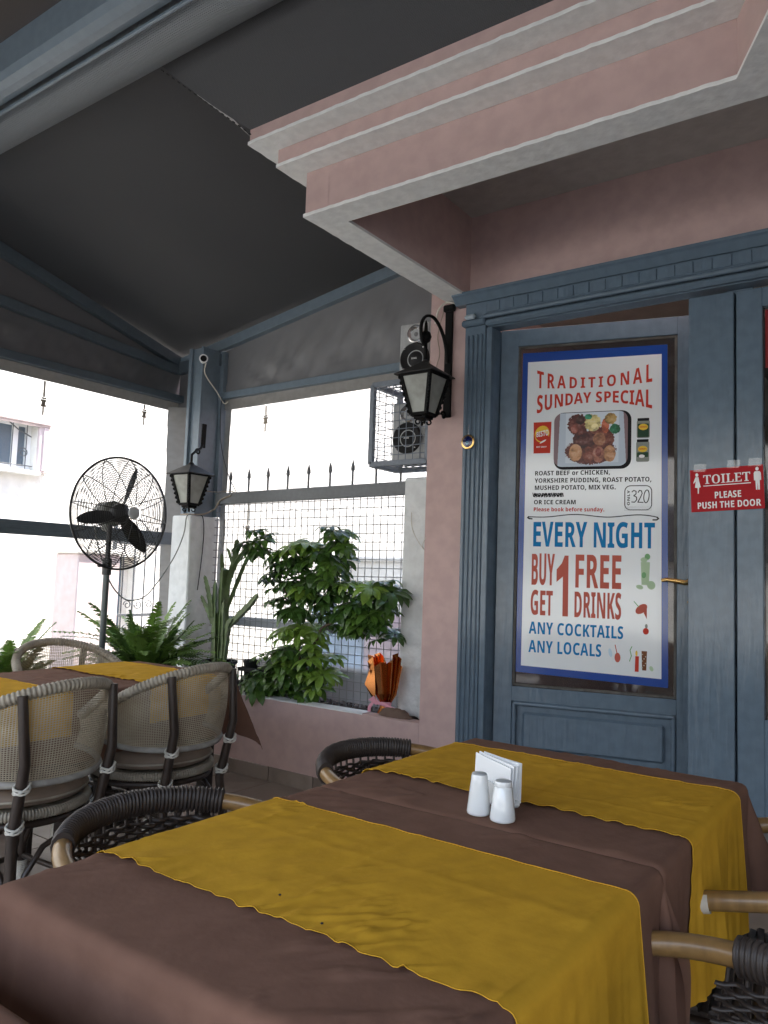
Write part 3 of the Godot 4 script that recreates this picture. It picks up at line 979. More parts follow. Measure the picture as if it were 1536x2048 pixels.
# ---------------------------------------------------------------- what stands outside
func build_outside() -> void:
	var h := thing("white_house", "cream white house with grilled window across the alley", "house", V(-7.0, -0.12, 0))
	var w := MB.new()
	var ext := [[-11.0, -5.25], [-4.65, -4.03], [-3.30, 8.0]]
	for e in ext:
		w.span(V(-0.3, 0, e[0]), V(0, 6.5, e[1]))
	w.span(V(-0.3, 1.42, -5.25), V(0, 6.5, -4.65))
	w.span(V(-0.3, 0, -4.03), V(0, 2.20, -3.30)); w.span(V(-0.3, 2.66, -4.03), V(0, 6.5, -3.30))
	part("wall", w, M.house_white, h)
	var tr := MB.new()
	tr.span(V(0.001, 2.62, -4.14), V(0.05, 2.74, -3.2), 0.006)
	tr.span(V(0.001, 2.18, -4.14), V(0.04, 2.618, -4.03), 0.006)
	tr.span(V(0.041, 2.20, -4.11), V(0.055, 2.618, -4.07), 0.004)
	tr.span(V(0.051, 2.64, -4.14), V(0.075, 2.68, -3.2), 0.006)
	part("window_trim", tr, M.house_pink, h)
	var si := MB.new()
	si.span(V(-0.1, 2.15, -4.05), V(0.08, 2.178, -3.2), 0.006)
	part("sill", si, M.sign_white, h)
	var wn := MB.new()
	wn.span(V(-0.16, 2.20, -4.03), V(-0.10, 2.66, -3.98), 0.003); wn.span(V(-0.16, 2.20, -3.90), V(-0.10, 2.66, -3.85), 0.003)
	wn.span(V(-0.16, 2.20, -3.98), V(-0.11, 2.24, -3.30)); wn.span(V(-0.16, 2.62, -3.98), V(-0.11, 2.66, -3.30))
	var wf := part("window", wn, M.sign_white, h)
	var pn := MB.new()
	pn.span(V(-0.14, 2.20, -4.0), V(-0.135, 2.66, -3.30))
	part("pane", pn, M.far_pane, wf)
	var gr := MB.new()
	for k in 5: gr.rod(V(-0.04, 2.21, -3.95 + k * 0.14), V(-0.04, 2.65, -3.95 + k * 0.14), 0.005, 6)
	gr.rod(V(-0.04, 2.24, -4.02), V(-0.04, 2.24, -3.3), 0.005, 6)
	gr.tube(scroll(V(-0.03, 2.36, -3.92), 0.05, 1.4), 0.005, 6)
	gr.tube([V(-0.03, 2.52, -3.99), V(-0.03, 2.57, -3.86), V(-0.03, 2.66, -3.72), V(-0.03, 2.70, -3.64)], 0.006, 6)
	part("grille", gr, M.iron, h)
	# doorway with glass behind the gate
	var dr := MB.new()
	dr.span(V(-0.2, 0, -5.25), V(-0.14, 1.42, -5.19), 0.003); dr.span(V(-0.2, 0, -4.71), V(-0.14, 1.42, -4.65), 0.003); dr.span(V(-0.2, 0, -4.99), V(-0.14, 1.42, -4.93), 0.003); dr.span(V(-0.2, 0.0, -5.19), V(-0.15, 0.5, -4.71))
	var df := part("door", dr, M.house_white, h)
	var dp := MB.new()
	dp.span(V(-0.18, 0.5, -5.19), V(-0.175, 1.42, -4.71))
	part("pane", dp, M.far_pane, df)

	var gp := thing("gate_pillar", "short pale pink gate pillar seen through the plastic", "pillar", V(-6.45, -0.12, -4.30))
	var q := MB.new()
	q.span(V(-0.18, 0, -0.22), V(0.18, 1.42, 0.22), 0.01)
	part("shaft", q, M.house_pink, gp)
	q = MB.new()
	q.span(V(-0.21, 1.421, -0.25), V(0.21, 1.47, 0.25), 0.012)
	part("cap", q, M.house_white, gp)

	var ga := thing("iron_gate", "wrought iron gate with scrolls beside the pink gate pillar", "gate", V(-6.40, -0.12, -4.53))
	var fr := MB.new()
	for y in [0.15, 0.85, 1.55]: fr.bar(V(0, y, 0), V(0, y, -1.1), 0.02, 0.03)
	fr.bar(V(0, 0, -0.01), V(0, 1.75, -0.01), 0.03, 0.03, 0.002, V(1, 0, 0)); fr.bar(V(0, 0, -1.09), V(0, 1.75, -1.09), 0.03, 0.03, 0.002, V(1, 0, 0))
	part("frame", fr, M.iron, ga)
	for k in 8:
		var bmb := MB.new()
		bmb.rod(V(0, 0.15, -0.12 - k * 0.125), V(0, 1.72, -0.12 - k * 0.125), 0.008, 6)
		part("bar", bmb, M.iron, ga)
	for k in 7:
		for y in [0.95, 0.72, 0.42]:
			var sc := MB.new()
			sc.tube(scroll(V(0.012, y, -0.18 - k * 0.125), 0.045, 1.3 if k % 2 == 0 else -1.3), 0.006, 5)
			part("scroll", sc, M.iron, ga)

	# beyond the back fence
	var bw := thing("garden_wall", "pale wall behind the hazy plastic sheet", "wall", V(-3.4, -0.12, -6.4))
	var b := MB.new()
	b.span(V(-1.6, 0, -0.15), V(3.2, 1.45, 0.15), 0.01)
	part("wall", b, M.house_white, bw)
	b = MB.new()
	b.span(V(-1.65, 1.45, -0.19), V(3.25, 1.50, 0.19), 0.01)
	part("coping", b, M.house_white, bw)
	var lw := MB.new()
	lw.span(V(-3.96, -0.12, -4.14), V(-2.16, 0.58, -4.02), 0.005)
	var lo := part("low_wall", lw, M.ground, self)
	lo.set_meta("label", "low grey wall just behind the bottom of the wire fence"); lo.set_meta("category", "wall")
	var ho := thing("hoarding", "blurred blue and pink hoarding behind the plastic sheet", "hoarding", V(-3.95, -0.12, -5.2))
	var hb := MB.new()
	hb.span(V(-0.5, 0.0, -0.02), V(0.08, 1.02, 0.02), 0.004)
	part("blue_board", hb, mat(lin(0.42, 0.56, 0.72), 0.6, {"tex": T.stain, "scale": 2.0}), ho)
	hb = MB.new()
	hb.span(V(0.085, 0.0, -0.02), V(0.75, 1.0, 0.02), 0.004)
	part("pink_board", hb, mat(lin(0.68, 0.54, 0.60), 0.6, {"tex": T.stain, "scale": 2.0}), ho)
	# facing house across the street, behind the viewer
	var fh := thing("facing_house", "plain white house across the street behind the viewer", "house", V(0, -0.12, 9.5))
	var fw := MB.new()
	fw.span(V(-14, 0, 0), V(16, 4.5, 5))
	part("wall", fw, M.house_white, fh)
	var aw := MB.new()  # unseen dark band added to limit the glare mirrored in the doors
	aw.plate(PackedVector2Array([Vector2(0.0, 3.0), Vector2(0.0, 2.9), Vector2(-0.12, 2.8), Vector2(-0.12, 1.78), Vector2(-0.15, 1.78), Vector2(-0.15, 2.85)]), -9.0, 9.0, Transform3D(Basis(V(0, 0, 1), V(0, 1, 0), V(-1, 0, 0)), V(0, 0, -0.02)))
	part("added_dark_band", aw, M.added_dark_band, fh)
	var nb := thing("side_wall", "white side wall closing the terrace on the right", "wall")
	var nw := MB.new()
	nw.span(V(3.6, -0.12, -3.35), V(3.8, 3.6, 1.9))
	part("wall", nw, M.house_white, nb)

func scroll(at: Vector3, r: float, turns: float) -> Array:
	var pts := []
	var s := signf(turns)
	for i in 22:
		var u := i / 21.0
		var a := u * absf(turns) * TAU
		var q := r * (1.0 - 0.7 * u)
		pts.push_back(at + V(0, s * sin(a) * q, cos(a) * q))
	return pts

# ---------------------------------------------------------------- tables and cloths
func drape(a: float, b: float, hx: float, hz: float, lift: float, f: FastNoiseLite, ph: float) -> Vector3:
	var dx := maxf(0.0, absf(a) - hx)
	var dz := maxf(0.0, absf(b) - hz)
	var sx := signf(a)
	var sz := signf(b)
	var d := sqrt(dx * dx + dz * dz)
	var px := clampf(a, -hx, hx)
	var pz := clampf(b, -hz, hz)
	var r := 0.014 + lift
	if d <= 0.0:
		var wr := f.get_noise_2d(a * 3.0 + ph, b * 3.0) * 0.0016 + f.get_noise_2d(a * 9.0 + ph, b * 5.0 + 7.0) * 0.0009
		# ironed-in fold lines and a few soft diagonal rucks
		var fold0 := exp(-absf(a - 0.12 * sin(ph)) / 0.006) + exp(-absf(b + 0.07 * cos(ph)) / 0.006)
		var ruck := maxf(0.0, f.get_noise_2d((a + b * 0.4) * 5.0 + ph, (b - a * 0.4) * 1.4)) * 0.005
		# sharper creases where the cloth has bunched
		var cr := 1.0 - absf(f.get_noise_2d((a * 0.8 + b * 0.6) * 7.0 + ph, (b * 0.8 - a * 0.6) * 2.2 + 31.0)) * 5.0
		var msk := clampf(f.get_noise_2d(a * 2.2 + 50.0, b * 2.2 + ph) * 3.0 + 0.15, 0.0, 1.0)
		var crease := maxf(0.0, cr) * maxf(0.0, cr) * 0.0042 * msk
		return V(px, lift + wr + ruck + crease + 0.0014 * fold0, pz)
	var o := Vector2(sx * dx, sz * dz) / d
	var corner := 4.0 * (dx / d) * (dz / d) * (dx / d) * (dz / d)
	var out := 0.0
	var down := 0.0
	if d < r * PI * 0.5:
		out = r * sin(d / r); down = r * (1.0 - cos(d / r))
	else:
		var q := d - r * PI * 0.5
		var s := a if dz > 0.0 and dx <= 0.0 else b
		var fold := f.get_noise_2d(s * 4.0 + ph, 3.0) * 0.030 + f.get_noise_2d(s * 11.0 + ph, 9.0) * 0.012
		var flare := 0.03 + 0.36 * corner
		out = r + q * flare + fold * minf(1.0, q * 5.0) * (1.0 - corner * 0.5)
		down = r + q * sqrt(maxf(0.0, 1.0 - flare * flare))
	return V(px + o.x * out, lift - r - down + r, pz + o.y * out)

func table(label: String, at: Vector3, hx: float, hz: float, turn := 0.0) -> void:
	var t := thing("table", "dark wooden table under " + label, "table", at, turn, "cloth covered tables")
	var tp := MB.new()
	tp.span(V(-hx + 0.004, 0.715, -hz + 0.004), V(hx - 0.004, 0.747, hz - 0.004), 0.004)
	part("table_top", tp, M.table_wood, t)
	var ap := MB.new()
	ap.span(V(-hx + 0.06, 0.675, -hz + 0.06), V(hx - 0.06, 0.715, -hz + 0.08)); ap.span(V(-hx + 0.06, 0.675, hz - 0.08), V(hx - 0.06, 0.715, hz - 0.06))
	ap.span(V(-hx + 0.06, 0.675, -hz + 0.08), V(-hx + 0.08, 0.715, hz - 0.08)); ap.span(V(hx - 0.08, 0.675, -hz + 0.08), V(hx - 0.06, 0.715, hz - 0.08))
	part("apron", ap, M.table_wood, t)
	for sx in [-1, 1]:
		for sz in [-1, 1]:
			var l := MB.new()
			l.span(V(sx * (hx - 0.065) - 0.025, 0, sz * (hz - 0.065) - 0.025), V(sx * (hx - 0.065) + 0.025, 0.714, sz * (hz - 0.065) + 0.025), 0.003)
			part("leg", l, M.table_wood, t)

func tablecloth(label: String, at: Vector3, hx: float, hz: float, over: Array, sd: int, turn := 0.0) -> void:
	# over: hang at -x, +x, -z, +z
	var f := FastNoiseLite.new()
	f.seed = sd; f.frequency = 1.0
	var m := MB.new()
	var g := []
	var nx := 120
	var nz := 120
	for i in nz + 1:
		var b := lerpf(hz + over[3], -hz - over[2], float(i) / nz)
		var row := []
		for j in nx + 1:
			var a := lerpf(-hx - over[0], hx + over[1], float(j) / nx)
			row.push_back(drape(a, b, hx, hz, 0.003, f, sd * 3.1))
		g.push_back(row)
	m.sheet(g)
	var o := part(numbered("tablecloth"), m, M.brown, self, at + V(0, 0.748, 0))
	o.rotation.y = turn
	o.set_meta("label", label); o.set_meta("category", "tablecloth"); o.set_meta("group", "brown tablecloths")

func runner(label: String, at: Vector3, hx: float, z0: float, z1: float, hang0: float, hang1: float, sd: int, under: int, hz: float) -> void:
	# lies on the cloth made with the seed under
	var turn := 0.0
	var f := FastNoiseLite.new()
	f.seed = under; f.frequency = 1.0
	var m := MB.new()
	var g := []
	var nx := 220
	var nz := 60
	for i in nz + 1:
		var w := float(i) / nz
		var row := []
		for j in nx + 1:
			var a := lerpf(-hx - hang0, hx + hang1, float(j) / nx)
			var b := lerpf(z1, z0, w)
			var p := drape(a, b, hx, hz, 0.0065, f, under * 3.1)
			# rippled near hem and soft creases
			var near := pow(maxf(0.0, 1.0 - w * 5.0), 1.5)
			var flat := 1.0 if absf(a) < hx else 0.3
			var rip := 0.5 + 0.5 * sin(a * 150.0 + 3.0 * f.get_noise_1d(a * 9.0))
			p.y += flat * (near * (0.0050 * rip * (0.5 + f.get_noise_1d(a * 3.0 + 70.0)) + 0.003 * f.get_noise_1d(a * 7.0)) + 0.0022 * maxf(0.0, f.get_noise_2d(a * 2.4 + b * 2.0, b * 8.0)))
			p.z += near * 0.003 * sin(a * 150.0 + 1.0) + 0.0025 * f.get_noise_1d(a * 4.0 + 20.0) * (1.0 - w)
			row.push_back(p)
		g.push_back(row)
	m.sheet(g)
	# rolled hem along both long sides
	for e in [0, nz]:
		var pts := []
		for j in nx + 1: pts.push_back(g[e][j] + V(0, 0.0006, 0))
		m.tube(pts, 0.0007, 5)
	var o := part(numbered("table_runner"), m, M.yellow, self, at + V(0, 0.748, 0))
	o.rotation.y = turn
	o.set_meta("label", label); o.set_meta("category", "table runner"); o.set_meta("group", "yellow table runners")

func build_tables() -> void:
	# near pair
	table("the nearest yellow runner", V(-0.725, 0, -0.955), 0.345, 0.340)
	tablecloth("brown cloth on the nearest large foreground table", V(-0.725, 0, -0.955), 0.345, 0.340, [0.20, 0.26, 0.09, 0.22], 2)
	runner("yellow runner across the nearest foreground table, hem rippled", V(-0.725, 0, -0.955), 0.345, -0.212, 0.185, 0.18, 0.33, 4, 2, 0.340)
	table("the shakers and napkins", V(-0.725, 0, -1.645), 0.345, 0.328)
	tablecloth("brown cloth under the salt shakers and napkin holder", V(-0.725, 0, -1.645), 0.345, 0.328, [0.20, 0.24, 0.22, 0.09], 5)
	runner("yellow runner behind the salt shakers", V(-0.725, 0, -1.645), 0.345, -0.225, 0.175, 0.16, 0.30, 9, 5, 0.328)
	# table whose corner shows at the bottom left
	table("the cloth cut by the bottom left corner", V(-0.95, 0, -0.125), 0.36, 0.325)
	tablecloth("brown cloth cut off by the picture's bottom left corner", V(-0.95, 0, -0.125), 0.36, 0.325, [0.2, 0.2, 0.20, 0.2], 6)
	# far pair by the fern
	table("the far yellow runner beside the big fern", V(-2.80, 0, -2.07), 0.315, 0.315)
	tablecloth("brown cloth with a pointed hanging corner, farthest table", V(-2.80, 0, -2.07), 0.315, 0.315, [0.2, 0.25, 0.25, 0.06], 7)
	runner("far yellow runner between the two pale wicker chairs", V(-2.80, 0, -2.07), 0.315, -0.235, 0.125, 0.12, 0.16, 11, 7, 0.315)
	table("the far runner cut by the left edge", V(-2.80, 0, -1.42), 0.315, 0.315)
	tablecloth("brown cloth of the far table at the left edge", V(-2.80, 0, -1.42), 0.315, 0.315, [0.2, 0.25, 0.06, 0.25], 8)
	runner("far yellow runner cut off by the left picture edge", V(-2.80, 0, -1.42), 0.315, -0.20, 0.15, 0.12, 0.16, 13, 8, 0.315)

# ---------------------------------------------------------------- chairs
func arc_path(hw: float, back: float, front: float, y_arm: float, y_back: float, k: int, ext := 1.0) -> Array:
	# from the left arm's front round the back to the right arm's front; chair faces -z
	var pts := []
	var zc := back - hw
	var n_arm := 8
	for i in n_arm:
		var u := float(i) / n_arm
		pts.push_back(V(-hw * lerpf(0.93, 1.0, u), y_arm - 0.06 * (1.0 - u), lerpf(front, zc, u)))
	for i in k + 1:
		var a := lerpf(-PI / 2, PI / 2, float(i) / k)
		pts.push_back(V(hw * sin(a), lerpf(y_arm, y_back, pow(cos(a), 0.8)), zc + hw * cos(a)))
	for i in n_arm:
		var u := float(i + 1) / n_arm
		pts.push_back(V(hw * lerpf(1.0, 0.93, u), y_arm - 0.06 * u, lerpf(zc, front, u)))
	return pts
func resample(pts: Array, step: float) -> Array:
	var out := [pts[0]]
	var left := step
	for i in range(1, pts.size()):
		var a: Vector3 = pts[i - 1]
		var b: Vector3 = pts[i]
		var l := a.distance_to(b)
		var at := 0.0
		while l - at >= left:
			at += left
			out.push_back(a.lerp(b, at / l))
			left = step
		left -= l - at
	return out
func wrapped(m: MB, pts: Array, r: float, pitch: float, sx := 1.0, sy := 1.0, sides := 10) -> void:
	var q := resample(pts, pitch * 0.25)
	var rad := []
	for i in q.size():
		rad.push_back(r * ([0.84, 1.03, 1.09, 1.03][i % 4] + 0.02 * sin(i * 0.37)))
	m.tube(q, rad, sides, true, sx, sy)
func bind(m: MB, at: Vector3, axis: Vector3, r: float) -> void:
	# crossed cane binding round a joint
	var x := axis.cross(V(0.3, 0.5, 0.8)).normalized()
	var y := axis.cross(x).normalized()
	for s in [-1.0, 1.0, 0.35]:
		var pts := []
		for i in 13:
			var a := TAU * i / 12.0
			pts.push_back(at + x * cos(a) * r + y * sin(a) * r + axis * (s * 0.014 * sin(a + s)))
		m.tube(pts, 0.0035, 5, false)

func make_dark_chair(label: String) -> Node3D:
	var c := thing("dark_wicker_chair", label, "chair", Vector3.ZERO, 0.0, "dark wicker armchairs")
	var path := arc_path(0.25, 0.27, -0.28, 0.655, 0.692, 48)
	var wrap_pts := []
	var la := []
	var ra := []
	var cut := 18
	for i in path.size():
		if i < cut + 1: la.push_back(path[i])
		elif i >= path.size() - cut - 1: ra.push_back(path[i])
	for i in range(cut, path.size() - cut): wrap_pts.push_back(path[i])
	var all_round := []
	for i in range(16, path.size() - 16): all_round.push_back(path[i])
	var rim := MB.new()
	wrapped(rim, wrap_pts, 0.0245, 0.009, 0.85, 1.1, 12)
	part("back_rim", rim, M.wicker_dark, c)
	# arms of natural bamboo, turning down to the front legs
	for side in [0, 1]:
		var pts: Array = la.duplicate() if side == 0 else ra.duplicate()
		if side == 0: pts.reverse()
		var e: Vector3 = pts[pts.size() - 1]
		pts.push_back(e + V(0, -0.012, -0.03)); pts.push_back(e + V(0, -0.045, -0.055)); pts.push_back(e + V(0, -0.10, -0.063)); pts.push_back(V(e.x, 0.40, e.z - 0.055))
		var am := MB.new()
		am.tube(pts, 0.0175, 12)
		var ao := part("arm", am, M.bamboo, c)
		var nd := MB.new()
		nd.tube([pts[9] + V(0, 0, 0.002), pts[9] - V(0, 0, 0.002)], 0.0186, 12)
		part("node_ring", nd, M.black_matt, ao)
	# woven back: spokes and rows
	var wv := MB.new()
	var sp := resample(all_round, 0.028)
	for p in sp:
		var q: Vector3 = V(p.x * 0.93, 0.43, (p.z - 0.02) * 0.90)
		wv.tube([p - V(0, 0.015, 0), p.lerp(q, 0.5) + V(p.x * 0.02, 0, p.z * 0.02), q], 0.0036, 5, false)
	var fine := resample(all_round, 0.012)
	for r in 25:
		var w := 0.16 + r * 0.034
		var pts := []
		for i in fine.size():
			var p: Vector3 = fine[i]
			var q: Vector3 = V(p.x * 0.93, 0.43, (p.z - 0.02) * 0.90)
			var o := V(p.x, 0, p.z - 0.02).normalized()
			pts.push_back(p.lerp(q, w) + o * (0.0055 * (1.0 if (i / 2 + r) % 2 == 0 else -1.0)))
		wv.tube(pts, 0.0058, 4, false, 0.6, 1.15)
	part("woven_back", wv, M.wicker_dark, c)
	var seat := MB.new()
	for k in 26:
		var z := -0.22 + k * 0.0175
		var hw := 0.215 if z < 0.05 else sqrt(maxf(0.0, 0.215 * 0.215 - (z - 0.05) * (z - 0.05)))
		var pts := []
		for j in 17: pts.push_back(V(lerpf(-hw, hw, j / 16.0), 0.425 + (0.003 if (j + k) % 2 == 0 else -0.003), z))
		seat.tube(pts, 0.009, 5, true, 1.0, 0.5)
	part("seat", seat, M.wicker_dark, c)
	var sr := MB.new()
	sr.tube([V(-0.22, 0.405, -0.23), V(0.22, 0.405, -0.23), V(0.225, 0.405, 0.05), V(0.16, 0.405, 0.2), V(0, 0.405, 0.25), V(-0.16, 0.405, 0.2), V(-0.225, 0.405, 0.05), V(-0.22, 0.405, -0.23)], 0.014, 8)
	part("seat_frame", sr, M.dark_bamboo, c)
	for sx in [-1, 1]:
		for q in [[V(sx * 0.225, 0, -0.265), V(sx * 0.225, 0.40, -0.255)], [V(sx * 0.185, 0, 0.24), V(sx * 0.165, 0.42, 0.195)]]:
			var l := MB.new()
			l.tube([q[0], q[0].lerp(q[1], 0.5), q[1]], [0.017, 0.0175, 0.018], 10)
			part("leg", l, M.bamboo, c)
	var stt := MB.new()
	stt.rod(V(-0.22, 0.14, -0.26), V(0.22, 0.14, -0.26), 0.010); stt.rod(V(-0.18, 0.14, 0.23), V(0.18, 0.14, 0.23), 0.010)
	stt.rod(V(-0.22, 0.16, -0.26), V(-0.18, 0.16, 0.23), 0.010); stt.rod(V(0.22, 0.16, -0.26), V(0.18, 0.16, 0.23), 0.010)
	part("stretcher", stt, M.dark_bamboo, c)
	return c

func make_pale_chair(label: String) -> Node3D:
	var c := thing("pale_wicker_chair", label, "chair", Vector3.ZERO, 0.0, "pale mesh backed wicker chairs")
	# rim rises from the arms to the back
	var rim_pts := []
	var low_pts := []
	var k := 48
	for i in k + 1:
		var a := lerpf(-1.75, 1.75, float(i) / k)
		var h := pow(maxf(0.0, cos(a * 0.78)), 0.75)
		rim_pts.push_back(V(0.255 * sin(a), lerpf(0.60, 0.835, h), 0.03 + 0.235 * cos(a)))
		low_pts.push_back(V(0.240 * sin(a), lerpf(0.592, 0.548, pow(maxf(0.0, cos(a * 0.78)), 0.6)), 0.03 + 0.215 * cos(a)))
	var rim := MB.new()
	wrapped(rim, rim_pts, 0.0178, 0.0135, 1.0, 1.0, 12)
	part("back_rim", rim, M.cane, c)
	var low := MB.new()
	low.tube(low_pts, 0.011, 8)
	part("lower_rail", low, M.cane_light, c)
	# open mesh of the back
	var ms := MB.new()
	var n_u := 104
	var n_w := 40
	var node := []
	for i in n_u + 1:
		var u := float(i) / n_u * k
		var i0 := mini(int(u), k - 1)
		var top: Vector3 = rim_pts[i0].lerp(rim_pts[i0 + 1], u - i0)
		var bot: Vector3 = low_pts[i0].lerp(low_pts[i0 + 1], u - i0)
		var col := []
		for j in n_w + 1: 
			var w := float(j) / n_w
			col.push_back(bot.lerp(top, w) + V(bot.x, 0, bot.z - 0.03).normalized() * (0.012 * sin(PI * w)))
		node.push_back(col)
	for i in range(0, n_u + 1):
		for j in range(0, n_w, 4):
			var a: Vector3 = node[i][j]
			var b: Vector3 = node[i][mini(j + 4, n_w)]
			var s: Vector3 = (node[mini(i + 1, n_u)][j] - node[maxi(i - 1, 0)][j]).normalized() * 0.0015
			ms.quad(a - s, a + s, b + s, b - s)
	for j in range(0, n_w + 1):
		for i in range(0, n_u, 2):
			var a: Vector3 = node[i][j]
			var b: Vector3 = node[i + 2][j]
			var o := V(a.x, 0, a.z - 0.03).normalized() * 0.0012
			var s := V(0, 0.0015, 0)
			ms.quad(a - s + o, b - s + o, b + s + o, a + s + o)
	part("mesh_back", ms, M.mesh_back, c)
	# cushion and seat
	var cu := MB.new()
	var prof := [Vector2(0.0, 0.472), Vector2(0.195, 0.472), Vector2(0.215, 0.480), Vector2(0.220, 0.494), Vector2(0.21, 0.510), Vector2(0.18, 0.520), Vector2(0.0, 0.525)]
	cu.lathe(prof, 32, Transform3D(Basis.from_scale(V(1, 1, 1)), V(0, 0, 0.0)))
	var co := part("cushion", cu, M.cushion, c)
	var pi := MB.new()
	var ring := []
	for i in 41: ring.push_back(V(0.221 * cos(TAU * i / 40.0), 0.494, 0.221 * sin(TAU * i / 40.0)))
	pi.tube(ring, 0.004, 5, false)
	part("piping", pi, M.cane, co)
	var se := MB.new()
	var sr := []
	for i in 61: sr.push_back(V(0.218 * cos(TAU * i / 60.0), 0.453, 0.218 * sin(TAU * i / 60.0)))
	wrapped(se, sr, 0.015, 0.009)
	se.lathe([Vector2(0.0, 0.452), Vector2(0.21, 0.452), Vector2(0.21, 0.462), Vector2(0, 0.462)], 28)
	part("seat", se, M.cane, c)
	var sf := MB.new()
	var fr := []
	for i in 41: fr.push_back(V(0.212 * cos(TAU * i / 40.0), 0.424, 0.212 * sin(TAU * i / 40.0)))
	sf.tube(fr, 0.012, 8, false)
	part("seat_frame", sf, M.dark_bamboo, c)
	for sx in [-1, 1]:
		var l := MB.new()
		var p0 := V(sx * 0.175, 0.0, 0.275)
		var p1 := V(sx * 0.150, 0.40, 0.205)
		var p2 := V(sx * 0.160, 0.62, 0.252)
		var p3 := V(sx * 0.168, 0.815, 0.232)
		l.tube([p0, p0.lerp(p1, 0.5) + V(0, 0, -0.012), p1, p2, p3], [0.0155, 0.0165, 0.0175, 0.016, 0.015], 10)
		part("back_leg", l, M.dark_bamboo, c)
		var fl := MB.new()
		fl.tube([V(sx * 0.20, 0, -0.21), V(sx * 0.19, 0.40, -0.18), V(sx * 0.225, 0.60, -0.10)], [0.0155, 0.0165, 0.014], 10)
		part("front_leg", fl, M.dark_bamboo, c)
		var bnd := MB.new()
		bind(bnd, V(sx * 0.157, 0.552, 0.242), Vector3.UP, 0.0225)
		bind(bnd, V(sx * 0.150, 0.435, 0.213), Vector3.UP, 0.0235)
		bind(bnd, V(sx * 0.190, 0.40, -0.18), Vector3.UP, 0.0225)
		part("binding", bnd, M.binding, c)
		for q in [V(sx * 0.168, 0.12, 0.247), V(sx * 0.197, 0.12, -0.20)]:
			var ft := MB.new()
			wrapped(ft, [q + V(0, -0.045, 0), q, q + V(0, 0.045, 0)], 0.0205, 0.006)
			part("leg_wrap", ft, M.binding, c)
	var br := MB.new()
	for s in [[V(-0.165, 0.18, 0.24), V(0.165, 0.18, 0.24)], [V(-0.196, 0.18, -0.2), V(0.196, 0.18, -0.2)], [V(-0.165, 0.18, 0.24), V(-0.196, 0.18, -0.2)], [V(0.165, 0.18, 0.24), V(0.196, 0.18, -0.2)]]:
		var a: Vector3 = s[0]
		var b: Vector3 = s[1]
		br.rod(a + V(0, 0.0, 0), b, 0.010)
		for e in [[a, b], [b, a]]:
			var m: Vector3 = e[0].lerp(e[1], 0.48)
			br.tube([e[0] + V(0, 0.015, 0), e[0].lerp(m, 0.25) + V(0, 0.12, 0), e[0].lerp(m, 0.6) + V(0, 0.185, 0), m + V(0, 0.205, 0)], 0.009, 7)
	part("brace", br, M.dark_bamboo, c)
	return c

func build_chairs() -> void:
	var d := make_dark_chair("dark wicker armchair tucked under the left side of the nearest table")
	d.position = V(-1.15, 0, -1.065); d.rotation.y = -PI / 2
	copy(d, "dark wicker armchair left of the shakers, against the pink planter wall", V(-1.135, 0, -1.805), -PI / 2)
	copy(d, "dark wicker armchair at the picture's bottom right corner", V(-0.31, 0, -0.98), PI / 2 + 0.45)
	var sc := copy(d, "dark wicker armchair right of the shakers with scuffed bamboo arm", V(-0.30, 0, -1.79), PI / 2 + 0.15)
	var pt := MB.new()
	pt.tube([V(-0.2475, 0.6215, -0.125), V(-0.2480, 0.627, -0.105), V(-0.2485, 0.631, -0.085)], [0.0180, 0.0181, 0.0179], 12, false)
	part("scuff", pt, M.cable_white, sc)
	copy(d, "added unseen dark wicker armchair shading the gap at the bottom left table", V(-1.42, 0, -0.20), -PI / 2)  # unseen chair added to block light from the gap between the tables
	var p := make_pale_chair("pale mesh backed chair cut off by the left picture edge")
	p.position = V(-2.42, 0, -1.40); p.rotation.y = PI / 2 + 0.12
	copy(p, "pale mesh backed chair in front of the hanging cloth corner", V(-2.47, 0, -1.98), PI / 2 + 0.12)
	copy(p, "pale mesh backed chair on the far side, below the fan", V(-3.14, 0, -2.09), -PI / 2)
	copy(p, "pale mesh backed chair on the far side of the table at the left edge", V(-3.16, 0, -1.42), -PI / 2)

